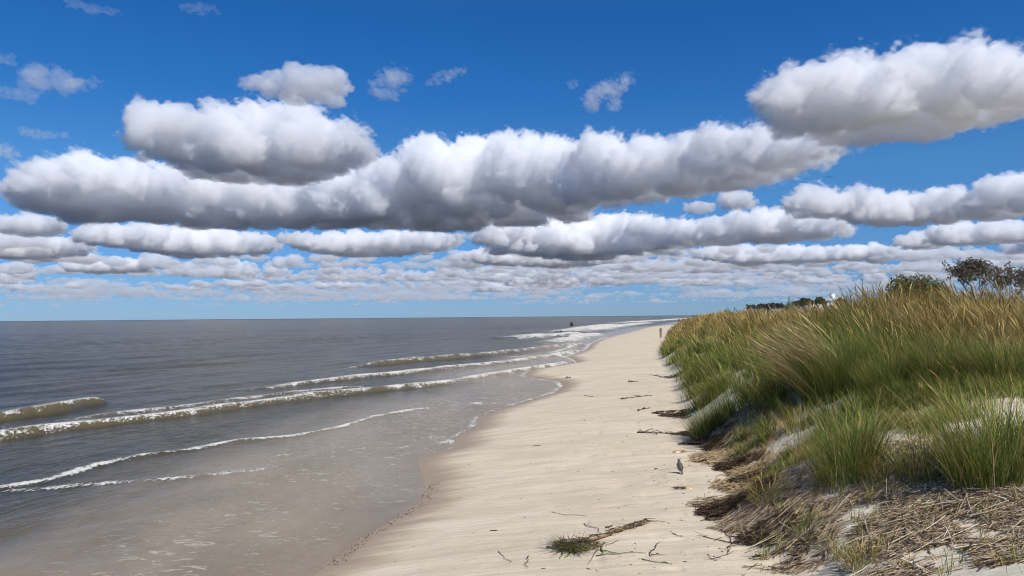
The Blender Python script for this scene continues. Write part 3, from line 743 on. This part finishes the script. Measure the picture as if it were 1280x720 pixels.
for s in (-1, 1):
    sdf_body('wing', [((s * .036, .022, .145), (s * .040, -.02, .095), .014, .012), ((s * .040, -.02, .095), (s * .012, -.085, .035), .011, .003)], .003, dk, e, .01)
v, q = mergep([tube([(k * .006, -.055, .05), (k * .009, -.125, .012)], [.006, .004], 5) for k in (-1, 0, 1)])
mesh('tail', v, q, dk, e)
bk = simple('bird_bill_black', (.03, .03, .03), (.05, .045, .04), 90, .4)
v, q = tube([(0, .066, .208), (0, .082, .204), (0, .090, .200)], [.0045, .0025, .0008], 7); mesh('beak', v, q, bk, e)
rd = simple('bird_leg_red', (.22, .08, .06), (.16, .06, .05), 90, .6)
for s in (-1, 1):
    v, q = mergep([tube([(s * .014, .0, .06), (s * .015, -.004, .028), (s * .016, .003, .004)], [.005, .003, .0028], 6)] +
                  [tube([(s * .016, .003, .004), (s * .016 + a, .003 + b, .002)], [.0022, .0012], 5) for a, b in ((0, .028), (.014, .022), (-.014, .022), (0, -.016))])
    mesh('leg', v, q, rd, e)
    v, q = blobfield([(s * .0145, .056, .209, .0035)], .0006, np.random.default_rng(1), 0.0, None)
    mesh('eye', v, q, bk, e)

# ------------------------------------------------------------------ debris on the beach
wood = simple('wet_twig', (.085, .055, .035), (.20, .145, .09), 40, .7, .5, .004)
weed = simple('dark_weed', (.05, .035, .022), (.13, .085, .05), 50, .6, .5, .004)
greenw = simple('green_reed', (.10, .13, .045), (.19, .20, .08), 30, .5, .2, .002)
tanw = simple('tan_reed', (.20, .12, .06), (.38, .27, .13), 30, .6, .3, .003)
def wander(p0, p1, n, amp, rs, lift=0.0):
    p0 = np.array(p0, float); p1 = np.array(p1, float)
    d = p1 - p0; nrm = np.array([-d[1], d[0]])
    o = np.cumsum(rs.normal(0, 1, n)); o = (o - np.linspace(o[0], o[-1], n)) * amp
    xy = p0 + np.linspace(0, 1, n)[:, None] * d + o[:, None] * nrm
    z = terrain(xy[:, 0], xy[:, 1]) + .006 + lift * np.abs(np.sin(np.linspace(.2, 3, n) * 2.3))
    return np.concatenate([xy, z[:, None]], 1)
cx, cy, cz = G(725, 684)
rs = np.random.default_rng(3)
e = empty('uprooted_grass_bundle', (cx, cy, cz), 'uprooted bundle of reeds and roots lying on the sand near the bottom centre', 'debris')
rel = lambda A: np.asarray(A) - np.array([cx, cy, cz])
# knot of roots
T = []
for i in range(280):
    a = rs.uniform(0, 6.283); rr = .20 * math.sqrt(rs.uniform()); b = np.array([rr * math.cos(a) * 1.35 - .02, rr * math.sin(a), .005 + .10 * (1 - rr / .20) * rs.uniform(.3, 1)])
    dr = np.array([rs.normal(0, 1), rs.normal(0, .8), rs.uniform(-.1, .9)]); dr *= rs.uniform(.05, .13) / np.linalg.norm(dr)
    c_ = b + dr; c_[2] = max(c_[2], .004)
    T.append(tube([b, (b + c_) / 2 + rs.normal(0, .01, 3) * (1, 1, .3) + np.array([0, 0, .008]), c_], [.0035, .0028, .0012], 4))
v, q = mergep(T); mesh('root_mass', v, q, weed, e)
V = []
for i in range(280):
    a = rs.uniform(2.2, 5.2); V.append((a, rs.uniform(.0, .2)))
B = np.array([(r_ * math.cos(a) * 1.2 - .04, r_ * math.sin(a) - .02, .012 + rs.uniform(0, .03)) for a, r_ in V])
v, q, c = blades(B, rs.uniform(.12, .34, len(B)), .008, np.array([a for a, _ in V]) + rs.normal(0, .8, len(B)), 1.32, .25, pick(GREEN + OLIVE + RUST, len(B), rs) * .8, pick(GREEN + OLIVE, len(B), rs) * .8, 5, rs=rs)
v[:, 2] = np.maximum(v[:, 2], .004)
mesh('green_blade_tuft', v, q, GM, e, attrs={'col': c})
def wp(px, py): g_ = G(px, py); return (g_[0], g_[1])
main = wander(wp(700, 684), wp(762, 670), 9, .03, rs, .015); main2 = wander(wp(762, 670), wp(808, 652), 9, .03, rs, .01)
path = np.concatenate([main, main2[1:]])
v, q = tube(rel(path) + np.array([0, 0, .015]), np.linspace(.034, .014, len(path)), 8, .3); mesh('stem', v, q, tanw, e, smooth=True)
T = []
for i in range(220):
    k = rs.integers(0, len(path) - 1); p = rel(path[k]) + rs.normal(0, .022, 3) * (1, 1, .4) + np.array([0, 0, .025])
    d_ = np.array([.75 + rs.normal(0, .25), .55 + rs.normal(0, .3), 0]) * rs.uniform(.04, .14) * rs.choice([-1, 1])
    T.append(tube([p, p + d_ / 2 + np.array([0, 0, .008]), p + d_], [.004, .004, .0015], 5))
v, q = mergep(T); mesh('husk', v, q, weed, e)
for a, b, m_, rr in [((755, 680), (752, 694), greenw, .016), ((748, 688), (735, 706), wood, .006), ((752, 690), (778, 694), greenw, .006), ((700, 688), (752, 682), tanw, .010), ((730, 655), (756, 669), wood, .005), ((757, 684), (773, 676), wood, .004),
                     ((705, 688), (700, 699), greenw, .009), ((715, 688), (706, 698), greenw, .008), ((683, 685), (700, 683), greenw, .008), ((808, 652), (832, 653), wood, .006), ((795, 655), (765, 656), greenw, .004), ((745, 697), (808, 693), greenw, .006)]:
    p_ = wander(wp(*a), wp(*b), 6, .05, rs, .008); v, q = tube(rel(p_), np.linspace(rr, rr * .5, 6), 6, .15); mesh('twig', v, q, m_, e)

def strand(a, b, rr, m_, label, name='twig_piece', cat='twig', n=7, amp=.05, lift=.004, seed=0, extra=0):
    rs = np.random.default_rng(seed + int(a[0] * 3 + b[1])); p_ = wander(wp(*a), wp(*b), n, amp, rs, lift); o_ = p_[0].copy()
    T = [tube(p_ - o_, np.linspace(rr, rr * .55, n) * rs.uniform(.7, 1.2, n), 6, .2)]
    L_ = np.linalg.norm(p_[-1] - p_[0])
    for i in range(extra):
        k = rs.integers(0, n); q0 = p_[k] - o_ + rs.normal(0, rr * 1.5, 3) * (1, 1, .2); dd = rs.normal(0, L_ * .12, 3); dd[2] = abs(dd[2]) * .15
        T.append(tube([q0, q0 + dd / 2 + np.array([0, 0, rr]), q0 + dd], [rr * .6, rr * .5, rr * .2], 5))
    v, q = mergep(T)
    return tag(mesh(name, v, q, m_, loc=o_), label, cat, 'loose driftwood and weed scattered on the sand')
strand((803, 700), (838, 706), .006, greenw, 'green-grey bent reed right of the uprooted bundle', extra=4)
strand((814, 696), (826, 679), .006, weed, 'dark forked twig standing off the sand right of the bundle', lift=.02, extra=2)
strand((661, 697), (660, 712), .005, weed, 'short upright dark twig left of the bundle at the bottom edge', lift=.02)
strand((623, 690), (640, 703), .004, greenw, 'single green reed leaf left of the bundle')
strand((757, 661), (765, 658), .014, weed, 'dark curled leaf just above the bundle stem', 'leaf_scrap', 'leaf', n=5)
strand((690, 641), (734, 646), .004, tanw, 'thin straw on the sand behind the bundle')
strand((840, 667), (854, 671), .005, wood, 'short brown twig between the bundle and the dune', extra=2)
strand((876, 652), (905, 636), .007, wood, 'stick poking out of the wrack pile toward the sea')
strand((866, 633), (888, 637), .008, tanw, 'pale snapped reed end beside the wrack pile')
strand((797, 541), (868, 545), .014, weed, 'long dark weed strand reaching out from the dune foot above the bird', 'seaweed_strand', 'seaweed', extra=26, n=10)
strand((778, 499), (815, 495), .018, weed, 'dark weed strand lying high on the open sand', 'seaweed_strand', 'seaweed', extra=12)
strand((797, 514), (808, 511), .022, weed, 'small dark weed knot below the high strand', 'seaweed_strand', 'seaweed', extra=8, n=5)
strand((815, 517), (860, 522), .02, weed, 'thick dark weed tongue next to the green clump at the dune foot', 'seaweed_strand', 'seaweed', extra=30, n=8)
strand((820, 470), (836, 473), .02, weed, 'weed scrap at the dune edge far up the beach', 'seaweed_strand', 'seaweed', extra=8, n=5)
strand((786, 476), (799, 478), .012, wood, 'pinkish twig in the middle of the upper beach', extra=3)
strand((730, 495), (742, 496), .012, wood, 'lone twig on the middle of the beach', extra=1)
strand((708, 473), (713, 472), .045, weed, 'dark stone-like weed lump near the water on the upper beach', 'weed_lump', 'seaweed', n=5, extra=5)
strand((787, 478), (792, 477), .03, weed, 'little brown weed lump in the middle of the upper beach', 'weed_lump', 'seaweed', n=4, extra=5)
strand((667, 558), (676, 558), .008, wood, 'tiny twig in the middle of the smooth sand', extra=2)
strand((613, 664), (622, 664), .009, weed, 'tiny dark chip on the sand near the bottom left', n=4)
strand((818, 587), (822, 586), .012, weed, 'tiny dark chip on the sand left of the bird', n=4)
strand((880, 672), (890, 700), .005, weed, 'crumbly dark weed bits in front of the wrack pile', extra=24, amp=.15)
strand((905, 662), (925, 682), .006, weed, 'thin root hanging from the wrack pile onto the sand', extra=10)

# crab shells
shellm = simple('crab_shell', (.40, .26, .13), (.56, .44, .29), 25, .35, .2, .004)
def shell(px, py, s, rz, label, tailm):
    x, y, z = G(px, py)
    e = empty('crab_shell', (x, y, z), label, 'shell', 'stranded crab shells near the bird', rz)
    n = 20; V = [(0, 0, .045 * s)]; rings = 6
    for i in range(1, rings + 1):
        t_ = i / rings
        for k in range(n):
            a = k * 2 * math.pi / n; rx = .08 * s * (1 + .15 * math.cos(a)); V.append((rx * t_ * math.cos(a) * 1.2, .06 * s * t_ * math.sin(a), .045 * s * math.sqrt(max(1 - t_ * t_, 0)) * (1 + .08 * math.sin(3 * a))))
    q = [[0, 1 + k, 1 + (k + 1) % n] for k in range(n)] + [[1 + i * n + k, 1 + (i + 1) * n + k, 1 + (i + 1) * n + (k + 1) % n, 1 + i * n + (k + 1) % n] for i in range(rings - 1) for k in range(n)]
    mesh('carapace', V, q, shellm, e, smooth=True)
    rs = np.random.default_rng(int(px)); T = []
    for i in range(14):
        b = np.array([.05 * s, 0, .012]) + rs.normal(0, .02, 3) * (1, 1, .2); d_ = np.array([rs.uniform(.05, .24), rs.normal(.05, .04), rs.uniform(-.01, .02)]) * s
        T.append(tube([b, b + d_ / 2 + np.array([0, 0, .01]), b + d_], [.009 * s, .008 * s, .003], 5))
    v, q = mergep(T); mesh('weed_tangle', v, q, tailm, e)
shell(846, 566, 1.0, math.radians(15), 'pale orange shell tangled with brown weed just above the bird', simple('brown_weed', (.16, .08, .035), (.28, .15, .06), 40, .6))
shell(861, 611, .85, math.radians(170), 'pale orange shell lying below and right of the bird', weed)

# bits: specks of weed and shell grit
n = 4200
x = rng.uniform(-2.5, 7.5, n); y = 7 + 38 * rng.uniform(0, 1, n) ** 1.6
sh, to = fields(x, y)
k = (sh > .5) & (to < .4) & (rng.uniform(0, 1, n) < .10 + .9 * np.exp(-np.abs(to + .45) / .6))
x, y = x[k], y[k]; n = len(x)
L = rng.uniform(.012, .05, n); W = rng.uniform(.004, .010, n); az = rng.uniform(0, 3.14, n)
A = [sticks(x, y, terrain(x, y) + .004, L, W, az, rng.normal(0, .1, n), pick([(.08, .05, .035), (.14, .09, .06), (.30, .22, .15), (.55, .5, .42)], n))]
# pebbles along the near waterline
wl = np.array([P(*p) for p in [(404,711),(428,692),(451,673),(490,650),(522,630),(531,617),(533,607)]]); i = rng.integers(0, 6, 260); u = rng.uniform(0, 1, (260, 1))
pp = wl[i] * (1 - u) + wl[i + 1] * u + np.array([.10, .05]) * rng.normal(1, .7, (260, 1))
A.append(sticks(pp[:, 0], pp[:, 1], terrain(pp[:, 0], pp[:, 1]) + .003, rng.uniform(.008, .022, 260), rng.uniform(.006, .014, 260), rng.uniform(0, 3, 260), np.zeros(260), pick([(.10, .07, .05), (.18, .13, .09)], 260)))
v, q, c = merge(A)
tag(mesh('beach_grit', v, q, DM, attrs={'col': c}), 'dark specks of weed and shell grit strewn over the sand', 'grit', kind='stuff')

# ------------------------------------------------------------------ trees and shrubs
bark = simple('tree_bark', (.07, .055, .045), (.13, .10, .08), 6, .9, .6, .03)
LM = leafmat('tree_leaf', .2, .6, .25)
def tree(name, px, dist, ztop, width, pal, label, cat, zbase=None, nleaf=5000, leaf=.22, open_=.55, trunk=True, group=None, seed=0, flat=.6):
    x, y = at(px, dist); zb_ = float(ground(x, y)[0]) if zbase is None else zbase
    e = empty(name, (x, y, zb_), label, cat, group)
    rs = np.random.default_rng(seed + int(px)); H = ztop - zb_; R = width / 2
    T = []; tips = []
    def grow(p, d, L, r, depth):
        pts = [p]; dd = d.copy()
        for i in range(4):
            dd = dd + rs.normal(0, .16, 3); dd[2] += .05; dd /= np.linalg.norm(dd); pts.append(pts[-1] + dd * L / 4)
        T.append(tube(pts, np.linspace(r, r * .55, 5), 6))
        if depth == 0: tips.append((pts[-1], L)); tips.append((pts[2], L)); return
        for i in range(rs.integers(2, 5)):
            a = rs.uniform(0, 6.283); nd = dd * .55 + np.array([math.cos(a), math.sin(a), rs.uniform(-.05, .55)]) * .75
            nd /= np.linalg.norm(nd); grow(pts[rs.integers(2, 5)], nd, L * rs.uniform(.55, .8), r * .5, depth - 1)
    if trunk:
        for k in range(2 if width > 8 else 1):
            grow(np.array([rs.normal(0, R * .08), rs.normal(0, R * .08), -.3]), np.array([rs.normal(0, .2), rs.normal(0, .2), 1.0]), H * .42, max(.05 * H * .35, .05), 3)
    tp = np.array([p for p, _ in tips]) if tips else np.zeros((0, 3))
    if len(tp):
        s = np.array([R / max(np.abs(tp[:, 0]).max(), .1), R / max(np.abs(tp[:, 1]).max(), .1), H * .93 / tp[:, 2].max()])
        T = [([tuple(np.array(p) * s) for p in v], q) for v, q in T]; tp = tp * s
        v, q = mergep(T); mesh('trunk', v, q, bark, e, smooth=True)
        cent = tp[rs.integers(len(tp), size=nleaf)] + rs.normal(0, 1, (nleaf, 3)) * np.array([1, 1, flat]) * width * .045 / open_ * .6
        dv = rs.normal(0, 1, (nleaf, 3)); dv /= np.linalg.norm(dv, axis=1)[:, None]; lob = rs.normal(0, 1, (22, 3)); lob /= np.linalg.norm(lob, axis=1)[:, None]; lob[:, 2] = np.abs(lob[:, 2])
        dome = (lob[rs.integers(22, size=nleaf)] * .74 * rs.uniform(.75, 1.05, (nleaf, 1)) + dv * .26 * rs.uniform(.5, 1, (nleaf, 1))) * np.array([R, R, H * .36]) + np.array([0, 0, H * .62])
        cent = np.where(rs.uniform(0, 1, (nleaf, 1)) < .84, dome, cent)
        cent = np.where((cent[:, 2:3] < H * .2), cent + np.array([0, 0, H * .3]), cent)
    else:
        k = rs.integers(0, 14, nleaf); lob = np.stack([rs.uniform(-.75, .75, 14) * R, rs.uniform(-.6, .6, 14) * R, rs.uniform(.15, .62, 14) * H * (1)], 1); lob[:, 2] *= 1 - .45 * (np.abs(lob[:, 0]) / R) ** 2
        dv = rs.normal(0, 1, (nleaf, 3)); dv /= np.linalg.norm(dv, axis=1)[:, None]
        cent = lob[k] + dv * np.array([R * .33, R * .33, H * .33]) * rs.uniform(.6, 1.08, (nleaf, 1)); cent[:, 2] = cent[:, 2].clip(.02, H)
    a = rs.normal(0, 1, (nleaf, 3)); a /= np.linalg.norm(a, axis=1)[:, None]
    b = np.cross(a, rs.normal(0, 1, (nleaf, 3))); b /= np.linalg.norm(b, axis=1)[:, None]
    sz = leaf * rs.uniform(.5, 1.3, (nleaf, 1))
    V = np.stack([cent - a * sz, cent + b * sz * .5, cent + a * sz, cent - b * sz * .5], 1).reshape(-1, 3)
    q = np.arange(nleaf * 4).reshape(-1, 4)
    mesh('crown' if trunk else 'foliage', V, q, LM, e, attrs={'col': np.repeat(pick(pal, nleaf, rs, .35), 4, 0)})
    return e
DARK = [(.12, .10, .07), (.16, .13, .10), (.09, .09, .05), (.20, .16, .12), (.11, .12, .06)]
BUSH = [(.11, .13, .035), (.08, .10, .03), (.14, .15, .045), (.17, .15, .05)]
TG = 'trees inland behind the dune'
tree('tree', 1222, 120, 10.7, 7.4, DARK, 'large dark brownish tree behind the ridge at the right', 'tree', 1.5, 4200, .17, .8, group=TG, seed=4)
tree('tree', 1262, 122, 10.0, 4.0, DARK, 'narrower dark tree immediately right of the large dark tree', 'tree', 1.5, 1300, .17, .8, group=TG, seed=8)
tree('tree', 1294, 118, 9.8, 5.0, DARK, 'dark tree cut off by the right edge of the photo', 'tree', 1.5, 1900, .17, .8, group=TG, seed=2)
tree('shrub', 1152, 62, 6.3, 5.6, BUSH, 'rounded olive green shrub on the dune ridge', 'shrub', 2.2, 15000, .11, trunk=False)
tree('shrub', 1185, 66, 5.5, 1.8, BUSH, 'small green shrub between the rounded shrub and the large tree', 'shrub', 2.2, 2500, .09, trunk=False)
tree('shrub', 987, 190, 7.6, 2.4, [(.16, .19, .05), (.12, .16, .05)], 'small bright yellow-green bush on the dune skyline', 'shrub', 2.2, 1500, .16, trunk=False)
tree('tree', 1008, 300, 9.5, 6.4, [(.06, .085, .04), (.08, .10, .05)], 'dark round tree left of the white house on the skyline', 'tree', 1.8, 2600, .3, .8, group=TG, seed=5)
tree('tree', 1026, 305, 9.8, 4.8, [(.07, .085, .05), (.09, .10, .06)], 'dark tree touching the white house on its left', 'tree', 1.8, 2200, .3, .8, group=TG, seed=6)
tree('tree', 1052, 310, 9.3, 5.2, [(.07, .06, .035), (.06, .055, .035)], 'low brownish tree right of the white house on the skyline', 'tree', 1.8, 2200, .3, .8, group=TG, seed=7)
tree('tree', 996, 330, 8.9, 5, [(.06, .085, .045), (.08, .095, .05)], 'lowest dark tree left of the round one on the skyline', 'tree', 1.8, 2000, .3, .8, group=TG, seed=9)
for i, (px, w, zt) in enumerate([(940, 8, 9.5), (952, 7, 9.9), (964, 8, 10.4), (975, 7, 10.2)]):
    tree('tree', px, 480, zt, w, [(.07, .08, .07), (.09, .09, .08)], ['leftmost of the four dark far treetops on the dune skyline', 'second from left of the four dark far treetops', 'third from left of the four dark far treetops', 'rightmost of the four dark far treetops, next to the bright bush'][i], 'tree', 1.8, 1500, .5, .8, group='far treetops left of the bright bush', seed=20 + i)

# reddish weed stalk at the dune edge
x, y, z = G(826, 424)
e = empty('weed_stalk', (x, y, z), 'tall reddish weed stalk standing at the far dune edge by the beach', 'plant')
T = [tube([(0, 0, 0), (.03, 0, .5), (.0, 0, 1.15)], [.022, .018, .008], 5)]
v, q = mergep(T); mesh('stem', v, q, simple('red_stem', (.28, .13, .10), (.36, .2, .14), 5), e)
n = 260; b = np.stack([rng.normal(0, .06, n), rng.normal(0, .06, n), 1.15 * rng.uniform(0.05, 1, n) ** .7], 1)
v, q, c = blades(b, .16, .03, rng.uniform(0, 6.28, n), .8, .5, pick([(.34, .16, .12), (.26, .14, .1), (.3, .22, .12)], n), pick([(.34, .16, .12)], n), 3); mesh('foliage', v, q, DM, e, attrs={'col': c})

# ------------------------------------------------------------------ house, mast, piling, stumps
def box(x0, x1, y0, y1, z0, z1):
    v = [(x, y, z) for z in (z0, z1) for x, y in ((x0, y0), (x1, y0), (x1, y1), (x0, y1))]
    return v, [[0, 3, 2, 1], [4, 5, 6, 7], [0, 1, 5, 4], [1, 2, 6, 5], [2, 3, 7, 6], [3, 0, 4, 7]]
white = simple('white_siding', (.72, .72, .70), (.8, .8, .78), 2, .6, .1)
roofm = simple('grey_roof', (.30, .31, .33), (.38, .39, .41), 3, .8, .2)
glass = simple('dark_window_glass', (.03, .04, .05), (.05, .06, .07), 2, .15, .0)
x, y = at(1028, 318)
e = empty('house', (x, y, 1.8), 'low white house with a pale roof and a white chimney on the dune skyline', 'house')
v, q = box(-6, 6, -3.5, 3.5, 0, 6.0); mesh('wall', v, q, white, e)
v = [(-6.5, -4, 6.0), (6.5, -4, 6.0), (6.5, 4, 6.0), (-6.5, 4, 6.0), (-6.0, 0, 7.5), (6.0, 0, 7.5)]
rf = mesh('roof', v, [[0, 1, 5, 4], [2, 3, 4, 5], [1, 2, 5], [3, 0, 4], [0, 3, 2, 1]], roofm, e)
v, q = mergep([box(3.3, 4.7, -.7, .7, 5.9, 9.0), box(3.2, 4.8, -.8, .8, 9.0, 9.15)]); mesh('chimney', v, q, white, rf)
for k in (-4, -1, 2):
    v, q = box(k, k + 1.3, -3.56, -3.49, 3.2, 4.6); w_ = mesh('window', v, q, glass, e)
x, y = at(1079, 250)
e = empty('mast', (x, y, 1.8), 'thin grey pole with short crossarms on the skyline right of the house', 'pole')
pm = simple('weathered_pole', (.10, .095, .09), (.15, .14, .13), 3, .8)
v, q = tube([(0, 0, 0), (0, 0, 13.2)], [.13, .08], 8); mesh('post', v, q, pm, e)
for zz in (12.3, 11.4):
    v, q = box(-.9, .9, -.06, .06, zz, zz + .12); mesh('crossarm', v, q, pm, e)
blk = simple('tarred_timber', (.02, .02, .022), (.04, .038, .035), 5, .6, .6, .03)
x, y = P(714.3, 407.5)
e = empty('piling_cluster', (x, y, -.4), 'black stub of old pilings standing in the sea beyond the surf', 'piling')
for i, (a, b, h_) in enumerate([(-.3, 0, 1.55), (.05, .1, 1.7), (.33, -.05, 1.5), (0, .35, 1.6)]):
    v, q = tube([(a, b, -.8), (a * 1.02, b, h_ * .6), (a, b, h_)], [.2, .19, .17], 9, .06); mesh('pile', v, q, blk, e)
for (px, py, w_, h_, lab) in [(695.7, 416, .45, .38, 'left of two small black stumps awash near the far surf'), (700.8, 416, .6, .42, 'right of two small black stumps awash near the far surf'), (716.5, 415.8, .5, .3, 'dull dark stump at the seaward edge of the far foam'), (769.5, 408.3, 1.0, .8, 'dark stump in the whitest part of the far foam')]:
    x, y = P(px, py); rs = np.random.default_rng(int(px))
    v, q = blobfield([(0, 0, -.1, w_ * .5), (w_ * .2, .1, h_ * .2, w_ * .4), (-w_ * .2, 0, 0, w_ * .38), (0, 0, h_ * .55, w_ * .28)], .03, rs, .25)
    tag(mesh('stump', v, q, blk, loc=(x, y, 0)), lab, 'stump', 'dark stumps in the surf')

# ------------------------------------------------------------------ far walker
x, y = P(849, 404, .75); z = float(ground(x, y)[0])
e = empty('person', (x, y, z), 'tiny far-off person in a dark top walking on the beach beside the dune', 'person')
skin = simple('skin', (.45, .28, .2), (.5, .33, .24), 10, .6); top = simple('dark_top', (.06, .03, .05), (.09, .05, .07), 8); trs = simple('pale_trousers', (.35, .25, .22), (.42, .3, .27), 8)
sdf_body('body', [((0, 0, 1.56), (0, 0.02, 1.64), .075, .085), ((0, 0, 1.40), (0, 0, 1.56), .06, .055), ((0, 0, 1.0), (0, 0, 1.33), .14, .16), ((-.1, 0, .95), (-.12, .15, .5), .085, .055), ((-.12, .15, .5), (-.12, .08, .06), .055, .038), ((-.12, .08, .04), (-.12, .24, .03), .035, .03),
                  ((.1, 0, .95), (.12, -.02, .5), .085, .055), ((.12, -.02, .5), (.12, -.22, .06), .055, .038), ((.12, -.22, .04), (.12, -.08, .03), .035, .03),
                  ((-.19, 0, 1.38), (-.27, -.08, 1.1), .05, .04), ((-.27, -.08, 1.1), (-.26, .06, .86), .04, .03), ((.19, 0, 1.38), (.27, .08, 1.1), .05, .04), ((.27, .08, 1.1), (.26, .24, .9), .04, .03)], .022, skin, e, .03)
sdf_body('shirt', [((0, 0, .98), (0, 0, 1.36), .165, .185), ((-.18, 0, 1.39), (-.26, -.07, 1.14), .068, .06), ((.18, 0, 1.39), (.26, .07, 1.14), .068, .06)], .022, top, e, .03)
sdf_body('trousers', [((-.08, 0, .97), (-.12, .15, .5), .115, .08), ((-.12, .15, .5), (-.12, .09, .14), .08, .065), ((.08, 0, .97), (.12, -.02, .5), .115, .08), ((.12, -.02, .5), (.12, -.2, .14), .08, .065)], .022, trs, e, .03)
sdf_body('hair', [((0, -.02, 1.67), (0, 0, 1.70), .085, .085)], .02, simple('dark_hair', (.03, .02, .015), (.05, .035, .025), 20), e, .02)

# ------------------------------------------------------------------ birds in the sky
bm_ = simple('gull_dark', (.05, .05, .055), (.08, .08, .085), 5)
proto = None
for i, (px, py, rz, lab) in enumerate([(1033.6, 221.6, .3, 'left of three tiny dark birds flying under the long cloud bank'), (1036, 221.2, -.2, 'middle of three tiny dark birds flying under the long cloud bank'), (1039.4, 221.4, .5, 'right of three tiny dark birds flying under the long cloud bank')]):
    p_ = Vector((0, 0, CAMH)) + ray(px, py) * 170
    e = empty('flying_bird', p_, lab, 'bird', 'three birds flying in the sky', rz)
    if i == 0:
        proto = [sdf_body('body', [((0, -.16, 0), (0, .08, 0), .03, .055), ((0, .08, .01), (0, .17, .03), .045, .035), ((0, .2, .03), (0, .25, .02), .014, .004), ((0, -.16, 0), (0, -.26, 0), .03, .015)], .012, bm_, e, .03)]
        for s in (-1, 1):
            o_ = []
            for k in range(6):
                u = k / 5; xx = s * (.03 + .5 * u); zz = .13 * math.sin(u * 2.4) + .02; c_ = .13 * (1 - u ** 2) + .015; yy = .05 - .12 * u * u
                o_ += [(xx, yy + c_ * .5, zz), (xx, yy - c_ * .6, zz - .004), (xx, yy, zz + .016 * (1 - u * .8))]
            q = []
            for k in range(5):
                for a_, b_ in ((0, 1), (1, 2), (2, 0)): q.append([k * 3 + a_, k * 3 + b_, k * 3 + 3 + b_, k * 3 + 3 + a_])
            q += [[0, 2, 1], [15, 16, 17]]
            proto.append(mesh('wing', o_, q, bm_, e))
    else:
        for c_ in proto:
            c2 = c_.copy(); S.collection.objects.link(c2); c2.parent = e

# ------------------------------------------------------------------ light, sky, camera
w = bpy.data.worlds.new('World'); S.world = w; w.use_nodes = True; nt = w.node_tree
sky = nt.nodes.new('ShaderNodeTexSky'); sky.sky_type = 'NISHITA'; sky.sun_disc = False
sky.sun_elevation = SUN_EL; sky.sun_rotation = SUN_AZ
sky.air_density = 1.0; sky.dust_density = 0.0; sky.ozone_density = 6.0; sky.altitude = 0
tc = nt.nodes.new('ShaderNodeTexCoord'); sx = nt.nodes.new('ShaderNodeSeparateXYZ'); nt.links.new(tc.outputs['Generated'], sx.inputs[0])
rp = nt.nodes.new('ShaderNodeValToRGB'); nt.links.new(sx.outputs[2], rp.inputs[0])
for i, (p_, c_) in enumerate([(0.0, (.32, .52, .93)), (.02, (.335, .53, .93)), (.07, (.33, .56, .92)), (.18, (.35, .69, .97)), (.27, (.20, .62, 1)), (.36, (.14, .58, 1)), (.50, (.30, .65, 1)), (.75, (.8, .9, 1))]):
    el = rp.color_ramp.elements[i] if i < 2 else rp.color_ramp.elements.new(p_)
    el.position = p_; el.color = tuple(k_ * (.92 if p_ < .6 else 1) for k_ in c_) + (1,)
mu = nt.nodes.new('ShaderNodeMix'); mu.data_type = 'RGBA'; mu.blend_type = 'MULTIPLY'; mu.inputs[0].default_value = 1
nt.links.new(sky.outputs[0], mu.inputs[6]); nt.links.new(rp.outputs[0], mu.inputs[7]); nt.links.new(mu.outputs[2], nt.nodes['Background'].inputs[0])
nt.nodes['Background'].inputs[1].default_value = .10
l = bpy.data.lights.new('sun', 'SUN'); l.energy = 4.2; l.angle = math.radians(.5); l.color = (1, .96, .90)
lo = bpy.data.objects.new('sun', l); S.collection.objects.link(lo)
d = Vector((math.sin(SUN_AZ) * math.cos(SUN_EL), math.cos(SUN_AZ) * math.cos(SUN_EL), math.sin(SUN_EL)))
lo.rotation_euler = d.to_track_quat('Z', 'Y').to_euler()
cam = bpy.data.cameras.new('camera'); co = bpy.data.objects.new('camera', cam); S.collection.objects.link(co)
co.matrix_world = Matrix.Translation((0, 0, CAMH)) @ CB.to_4x4()
cam.lens = 36 * F / 1280; cam.clip_end = 400000; cam.clip_start = .05
S.camera = co
S.view_settings.view_transform = 'Standard'; S.view_settings.look = 'None'; S.view_settings.gamma = 1; S.view_settings.exposure = .12
S.cycles.max_bounces = 128; S.cycles.volume_bounces = 100; S.cycles.diffuse_bounces = 3; S.cycles.glossy_bounces = 3; S.cycles.transparent_max_bounces = 8
S.cycles.filter_width = 1.05; S.cycles.caustics_reflective = False; S.cycles.caustics_refractive = False
